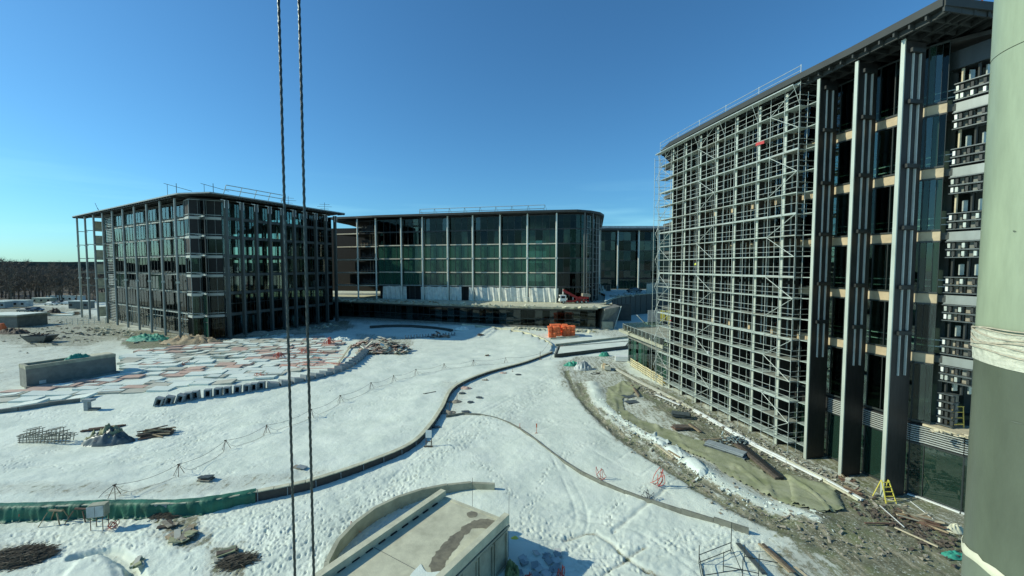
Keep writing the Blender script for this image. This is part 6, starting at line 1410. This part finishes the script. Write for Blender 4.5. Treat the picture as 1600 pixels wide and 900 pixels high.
# stone tiles in the shadow of the box
t = thing('tile_heap', 'loose square grey tiles scattered in the blue shadow of the concrete box', 'tiles', at(845, 880))
for k in range(26): p = at(random.uniform(808, 872), random.uniform(862, 905)); block('tile', (p[0], p[1], p[2]+.05+.12*random.random()), (.42, .42, .05), random.choice(['precast', 'grey_tarp', 'precast']), t, rz=random.random()*3, rx=random.gauss(0, .25), ry=random.gauss(0, .25))
heap('moss_heap', 'mossy yellow-green clump at the foot of the concrete box', 'heap', at(800, 896), .45, .7, .45, 'green_stone', seed=101, rough=.9); heap('yellow_scrap', 'yellow scrap on the snow beyond the box shadow', 'scrap', at(804, 841), .28, .18, .12, 'yellow_bright', seed=102, rough=.9)
# lower right: tube frame and planks
p0 = at(1082, 880); t = thing('tube_frame', 'light tubular scaffold frame standing in the snow at the bottom edge', 'frame', p0)
a = at(1092, 882); c = at(1142, 862); d = at(1160, 905); e = at(1098, 915)
for q, h_ in ((a, 1.2), (c, 1.9), (d, 1.3), (e, 1.0), (at(1130, 893), 1.2), (at(1185, 905), 1.5), (at(1163, 878), 1.1)): rod('upright', q, (q[0], q[1], q[2]+h_), .026, 'mullion', t)
for u, v in ((a, c), (a, e), (c, d), (e, d), (at(1130, 893), at(1185, 905)), (at(1163, 878), at(1215, 888))):
    for z in (.12, .6) if u is a or u is e else (.35,): rod('rail', (u[0], u[1], u[2]+z), (v[0], v[1], v[2]+z), .024, 'mullion', t)
def lean_plank(label, a, b, z0, z1, m, w, n=1):
    t = thing('plank', label, 'plank', at(*a)); p = at(*a); q = at(*b)
    for k in range(n): bar('board', (p[0]+k*w*1.4, p[1], p[2]+z0), (q[0]+k*w*1.4, q[1], q[2]+z1), w, .07, m if isinstance(m, str) else m[k % len(m)], t)
lean_plank('broad dark plank beside the tubular frame at the bottom', (1153, 851), (1195, 905), .1, .3, 'steel_plate', .3); lean_plank('two long brown planks right of the tubular frame', (1186, 853), (1235, 905), .15, .4, ['wood', 'wood_dark'], .17, 2); lean_plank('short pale planks at the very bottom right of the brown ones', (1236, 888), (1262, 910), .08, .1, 'wood_pale', .1, 3)
# workers
def person(label, p, pose, top, bottom, hat, rz=0.):
    t = thing('person', label, 'person', p)
    J, R, E, VS, VR = pose
    def skin(name, verts, edges, rad, m):
        me = bpy.data.meshes.new(name); c, s = math.cos(rz), math.sin(rz)
        me.from_pydata([(p[0]+x*c-y*s, p[1]+x*s+y*c, p[2]+z) for x, y, z in verts], edges, []); me.materials.append(MATS[m]); o = _reg(bpy.data.objects.new(name, me), t, Matrix.Identity(4))
        me.skin_vertices or None
        md = o.modifiers.new('skin', 'SKIN'); md.use_smooth_shade = True
        if not me.skin_vertices: 
            try: me.attributes
            except Exception: pass
        if me.skin_vertices:
            for v, r in zip(me.skin_vertices[0].data, rad): v.radius = (r, r)
            me.skin_vertices[0].data[0].use_root = True
        sb = o.modifiers.new('subsurf', 'SUBSURF'); sb.levels = 1; sb.render_levels = 1
        return o
    skin('body', J, E, R, bottom)
    skin('jacket', VS[0], VS[1], VR, top)
    hd = J[3] if len(J) > 3 else J[0]; b = MB(); n = 10; c, s = math.cos(rz), math.sin(rz); hx, hy, hz_ = p[0]+hd[0]*c-hd[1]*s, p[1]+hd[0]*s+hd[1]*c, p[2]+hd[2]
    b.add([(hx+.14*math.cos(6.283*i/n), hy+.16*math.sin(6.283*i/n), hz_+.03) for i in range(n)]+[(hx+.12*math.cos(6.283*i/n), hy+.13*math.sin(6.283*i/n), hz_+.11) for i in range(n)]+[(hx, hy, hz_+.17)], [(i, (i+1) % n, n+(i+1) % n, n+i) for i in range(n)]+[(n+i, n+(i+1) % n, 2*n) for i in range(n)])
    b.build('helmet', hat, t, smooth=True)
    return t
def stand():
    J = [(0, 0, .95), (0, 0, 1.2), (0, .02, 1.47), (0, .05, 1.64), (-.09, 0, .9), (-.12, .03, .5), (-.13, 0, .08), (-.13, .14, .04), (.09, 0, .9), (.12, .08, .5), (.13, -.02, .08), (.13, .12, .04), (-.2, 0, 1.42), (-.27, .05, 1.14), (-.2, .28, 1.0), (.2, 0, 1.42), (.27, .08, 1.15), (.18, .3, 1.05)]
    R = [.15, .15, .07, .11, .10, .075, .05, .05, .10, .075, .05, .05, .08, .055, .04, .08, .055, .04]
    E = [(0, 1), (1, 2), (2, 3), (0, 4), (4, 5), (5, 6), (6, 7), (0, 8), (8, 9), (9, 10), (10, 11), (2, 12), (12, 13), (13, 14), (2, 15), (15, 16), (16, 17)]
    VS = ([(0, 0, 1.0), (0, 0, 1.22), (0, .01, 1.44), (-.21, 0, 1.41), (-.275, .05, 1.16), (.21, 0, 1.41), (.275, .08, 1.17)], [(0, 1), (1, 2), (2, 3), (3, 4), (2, 5), (5, 6)]); return J, R, E, VS, [.18, .18, .12, .095, .07, .095, .07]
def crouch():
    J = [(0, 0, .42), (0, .12, .66), (0, .28, .88), (0, .36, 1.02), (-.12, .05, .4), (-.16, .4, .48), (-.15, .15, .08), (-.15, .3, .04), (.12, .05, .4), (.16, .38, .5), (.15, .12, .08), (.15, .28, .04), (-.2, .26, .82), (-.26, .42, .6), (-.12, .6, .5), (.2, .26, .82), (.26, .44, .6), (.12, .6, .48)]
    s_ = stand(); VS = ([(0, .02, .48), (0, .13, .68), (0, .26, .86), (-.21, .26, .82), (-.26, .4, .62), (.21, .26, .82), (.26, .42, .62)], s_[3][1]); return J, s_[1], s_[2], VS, s_[4]
def zfloor(s): return s
sp_ = sc(-.05, 17.0, 0); j_ = min(range(len(zs)), key=lambda k: abs(zs[k]-17.2))
person('worker in a yellow hi-vis vest standing on the scaffold at about eye level', (*sc(-.1, 15.6, 0)[:2], zs[8]+.09), stand(), 'hi_vis', 'navy_cloth', 'red_cloth', rz=1.4)
person('crouching worker in dark clothing with red cap low on the far end of the scaffold', (*sc(.0, 20.6, 0)[:2], zs[4]+.09), crouch(), 'navy_cloth', 'navy_cloth', 'red_cloth', rz=1.2)
t = thing('safety_cloth', 'small red cloth tied high on the scaffold rails', 'cloth', sc(OUT, 6, 30)); q = sc(OUT+.05, 3.9, zs[15]-.2); q_ = sc(OUT+.05, 5.0, zs[15]-.15); bar('cloth', q, q_, .05, .3, 'red_cloth', t)
for i, (s, k) in enumerate([(12.5, 3), (19.0, 6)]): t = thing('bucket', ['white', 'pale'][i]+(' bucket on a lower scaffold deck' if i == 0 else ' bucket on an upper far scaffold deck'), 'bucket', sc(0, s, zs[k])); q = sc(0, s, zs[k]+.1); rod('body', q, (q[0], q[1], q[2]+.32), .16, 'white_paint', t, 'tube')

# ================================================================= wood on the left horizon
def tree_mesh(seed, hgt):
    rd = random.Random(seed); tr = MB(); cr = MB()
    pts = [(rd.gauss(0, .04)*z, rd.gauss(0, .04)*z, z) for z in np.linspace(0, hgt*.9, 7)]; pts[0] = (0, 0, -.5); tr.path(pts, .28, 5, .05)
    for k in range(16):
        z = hgt*rd.uniform(.22, .88); a = rd.random()*6.28; l = hgt*.34*(1.15-z/hgt); b0 = (0, 0, z); b1 = (l*math.cos(a), l*math.sin(a), z+l*rd.uniform(.5, 1.1)); tr.path([b0, ((b0[0]+b1[0])/2, (b0[1]+b1[1])/2, (b0[2]+b1[2])/2-.1*l), b1], .09, 3, .03)
        for j in range(16):
            s = rd.uniform(.25, 1.05); q = Vector(b0).lerp(Vector(b1), s); d = Vector((rd.gauss(0, 1), rd.gauss(0, 1), abs(rd.gauss(.6, .7)))).normalized()*rd.uniform(.9, 2.2); w = Vector((rd.gauss(0, 1), rd.gauss(0, 1), rd.gauss(0, 1))).normalized()*rd.uniform(.05, .14); e = q+d
            cr.add([q-w, q+w, e+w*.2, e-w*.2], [(0, 1, 2, 3)]); f = e+Vector((rd.gauss(0, .5), rd.gauss(0, .5), rd.gauss(.3, .4))); cr.add([e-w*.6, e+w*.6, f], [(0, 1, 2)])
    return tr, cr
protos = [tree_mesh(s, h_) for s, h_ in ((1, 14), (2, 16), (3, 12), (4, 15), (5, 17))]
mes = []
for tr, cr in protos:
    a = bpy.data.meshes.new('trunk'); a.from_pydata(tr.v, [], tr.f); a.materials.append(MATS['twig']); c = bpy.data.meshes.new('crown'); c.from_pydata(cr.v, [], cr.f); c.materials.append(MATS['twig']); mes.append((a, c))
rd = random.Random(5); first = []
def treeM(x, y, s): return Matrix.Translation((x, y, -.2)) @ Matrix.Rotation(rd.random()*6.28, 4, 'Z') @ Matrix.Diagonal((s, s, s*rd.uniform(.85, 1.1), 1))
for i in range(46):                                                     # nearest row, each a tree of its own
    px = -60+i*4.6+rd.gauss(0, 3); D = rd.uniform(196, 232); x = (px-800)/F*D
    M = treeM(x, D, rd.uniform(.9, 1.2)); t = bpy.data.objects.new('bare_tree', None); _reg(t, None, M); tag(t, '%s bare brown tree counted from the left along the near edge of the wood' % (ORD[i] if i < 20 else ['twenty', 'thirty', 'forty'][(i+1)//10-2]+'-'+ORD[(i+1) % 10-1] if (i+1) % 10 else {30: 'thirtieth', 40: 'fortieth'}[i+1]), 'tree', 'bare trees along the edge of the wood')
    a, c = mes[i % 5]; _reg(bpy.data.objects.new('trunk', a), t, M); _reg(bpy.data.objects.new('crown', c), t, M)
big = MB(); VV = []; FF = []; nv = 0
packs = [(np.array(tr.v+cr.v), [tuple(f) for f in tr.f]+[tuple(len(tr.v)+i for i in f) for f in cr.f]) for tr, cr in protos]
for i in range(620):
    D = rd.uniform(225, 420); px = rd.uniform(-420, 235); x = (px-800)/F*D; s = rd.uniform(.85, 1.38)*(1.0+.16*(px < 35))*(1.0 if D < 330 else .95)
    V, Fc = packs[i % 5]; a = rd.random()*6.28; c, s_ = math.cos(a)*s, math.sin(a)*s
    VV.append(np.stack([V[:, 0]*c-V[:, 1]*s_+x, V[:, 0]*s_+V[:, 1]*c+D, V[:, 2]*s-.3], 1)); FF += [tuple(k+nv for k in f) for f in Fc]; nv += len(V)
me = bpy.data.meshes.new('wood'); me.from_pydata(np.concatenate(VV).tolist(), [], FF); me.materials.append(MATS['twig']); o = _reg(bpy.data.objects.new('woodland', me), None, Matrix.Identity(4)); tag(o, 'brown leafless wood filling the left horizon', None, None, 'stuff')

# ================================================================= big pipe and the two hanging ropes
pxc = np.array([3.12, 2.345]); pr_ = .33
t = thing('steel_pipe', 'big grey-green painted pipe rising along the right edge of the view', 'pipe', (*pxc, 0))
def lathe(name, prof, m, parent, n=64, wob=None):
    b = MB(); vs = []
    for j, (z, r) in enumerate(prof):
        for i in range(n):
            a = 6.28318*i/n; k = wob(a, z, j) if wob else (0, 0); vs.append((pxc[0]+(r+k[0])*math.cos(a), pxc[1]+(r+k[0])*math.sin(a), z+k[1]))
    b.add(vs, [(j*n+i, j*n+(i+1) % n, (j+1)*n+(i+1) % n, (j+1)*n+i) for j in range(len(prof)-1) for i in range(n)]); return b.build(name, m, parent, smooth=True)
mat('pipe_paint', (.27, .325, .215), .38, var=.22, scale=4, bump=.03, bscale=90, detail=14, stretch=(1.5, 1.5, .25)); mat('pipe_dark', (.085, .105, .07), .34, var=.22, scale=4, bump=.03, bscale=90, stretch=(1, 1, .3), detail=12); mat('pipe_grey', (.14, .17, .12), .4, var=.2, scale=4, bump=.03, bscale=90, detail=12)
mat('cream_coat', (.58, .58, .42), .7, var=.08, scale=8)
ZA = 18-(525-416)/F*2.36; ZB = 18-(572-416)/F*2.36; ZJ = 18+(416-38)/F*2.1; ZE = 18-(936-416)/F*2.2
lathe('pipe_body', [(ZJ+.004, pr_), (40, pr_)], 'pipe_paint', t); lathe('pipe_body', [(ZA, pr_-.001), (ZJ, pr_-.001)], 'pipe_paint', t); lathe('joint_ring', [(ZJ-.006, pr_-.003), (ZJ-.004, pr_-.012), (ZJ+.004, pr_-.012), (ZJ+.006, pr_-.003)], 'pipe_dark', t)
lathe('pipe_body', [(ZE-.02, pr_-.002), (ZA, pr_-.002)], 'pipe_dark', t); lathe('pipe_body', [(0, pr_-.003), (ZE-.02, pr_-.003)], 'pipe_grey', t)
lathe('peeled_coat', [(ZE-.035, pr_+.002), (ZE-.02, pr_+.004), (ZE+.015, pr_+.004), (ZE+.016, pr_+.001)], 'cream_coat', t, wob=lambda a, z, j: (0, .035*float(vnoise(a*3, z, .35, 3))+.02*math.sin(a*5) if j > 1 else .012*math.sin(a*7)))
zs_ = np.linspace(ZB, ZA+.03, 26)
sm_ = MB()
for k in range(46):
    a = random.uniform(-3.1, -1.2); z = random.uniform(16.2, 20.2); l = random.uniform(.01, .07); h_ = random.uniform(.001, .004); aa = l/pr_; R2 = pr_+.0012; dz_ = random.gauss(0, .006)
    sm_.add([(pxc[0]+R2*math.cos(a+aa*u), pxc[1]+R2*math.sin(a+aa*u), z+v*h_+dz_*u) for u, v in ((0, -1), (.5, -1.6), (1, -.3), (1, .3), (.5, 1.4), (0, 1))], [(0, 1, 2, 3, 4, 5)])
sm_.build('scuff', 'pipe_dark', t)
lathe('tape_wrap', [(z, pr_+.005+.006*(k % 5 == 0)*(k > 9)) for k, z in enumerate(zs_)], 'tape_white', t, wob=lambda a, z, j: (.006*float(vnoise(a*2, z*8, .3, 8))+(.012*float(vnoise(a*1.2, j*.9, .7, 4)) if j > 9 else 0), .012*math.sin(a+1)+.006*math.sin(a*3)))
b = MB()
for k in range(7):
    z = ZA+.035-.022*k; b.path([(pxc[0]+(pr_+.012)*math.cos(a), pxc[1]+(pr_+.012)*math.sin(a), z+.012*math.sin(a*2+k*1.7)+.008*math.sin(a*5+k)) for a in np.linspace(0, 6.2832, 60)], .0045, 5)
for k in range(8):
    a0_ = -2.0-.5*random.random(); b.path([(pxc[0]+(pr_+.014+.006*j)*math.cos(a0_+j*.03*random.uniform(-1, 2)), pxc[1]+(pr_+.014+.006*j)*math.sin(a0_+j*.03), ZA-.03-.02*j*random.uniform(.2, 1)) for j in range(6)], .004, 4)
b.build('string_binding', 'string', t, smooth=True)
def rope(label, px0, px1, D, r):
    x0 = (px0-800)/F*D; x1 = (px1-800)/F*D; b = MB(); zt, zb = 18+416/F*D, 18-484/F*D
    t = thing('wire_rope', label, 'rope', (x1, D, 2))
    def X(z): k = (zt-z)/(zt-zb); return x0+(x1-x0)*k*.0+ (x1-x0)*(k-.5)*.35+(x1-x0)*.5*0+((x1+x0)/2-x0)*0
    n = 12; zz = [36.]+list(np.arange(zt+.25, zb-.25, -.006))+[2.]
    vs = []
    xc = (px_mid(px0, px1)-800)/F*D
    for j, z in enumerate(zz):
        tw = z*62.
        for i in range(n):
            a = 6.28318*i/n; rr = r*(1+.22*math.cos(3*(a-tw/1.)))
            vs.append((xc+rr*math.cos(a), D+rr*math.sin(a), z))
    b.add(vs, [(j*n+i, (j+1)*n+i, (j+1)*n+(i+1) % n, j*n+(i+1) % n) for j in range(len(zz)-1) for i in range(n)]); b.build('rope_strands', 'rope_steel', t, smooth=True)
def px_mid(a, b): return a+(b-a)*.462
rope('left one of two dark twisted steel ropes hanging in front of the view', 437, 460, 1.5, .0043); rope('right one of two dark twisted steel ropes hanging in front of the view', 467.5, 491, 1.55, .0045)

ff_ = MB(); ff_.add([(-330, 212, .25), (-120, 212, .25), (-700, 1500, .25), (-2400, 1500, .25)], [(0, 1, 2, 3)]); tag(ff_.build('forest_floor', 'brush'), kind='structure')
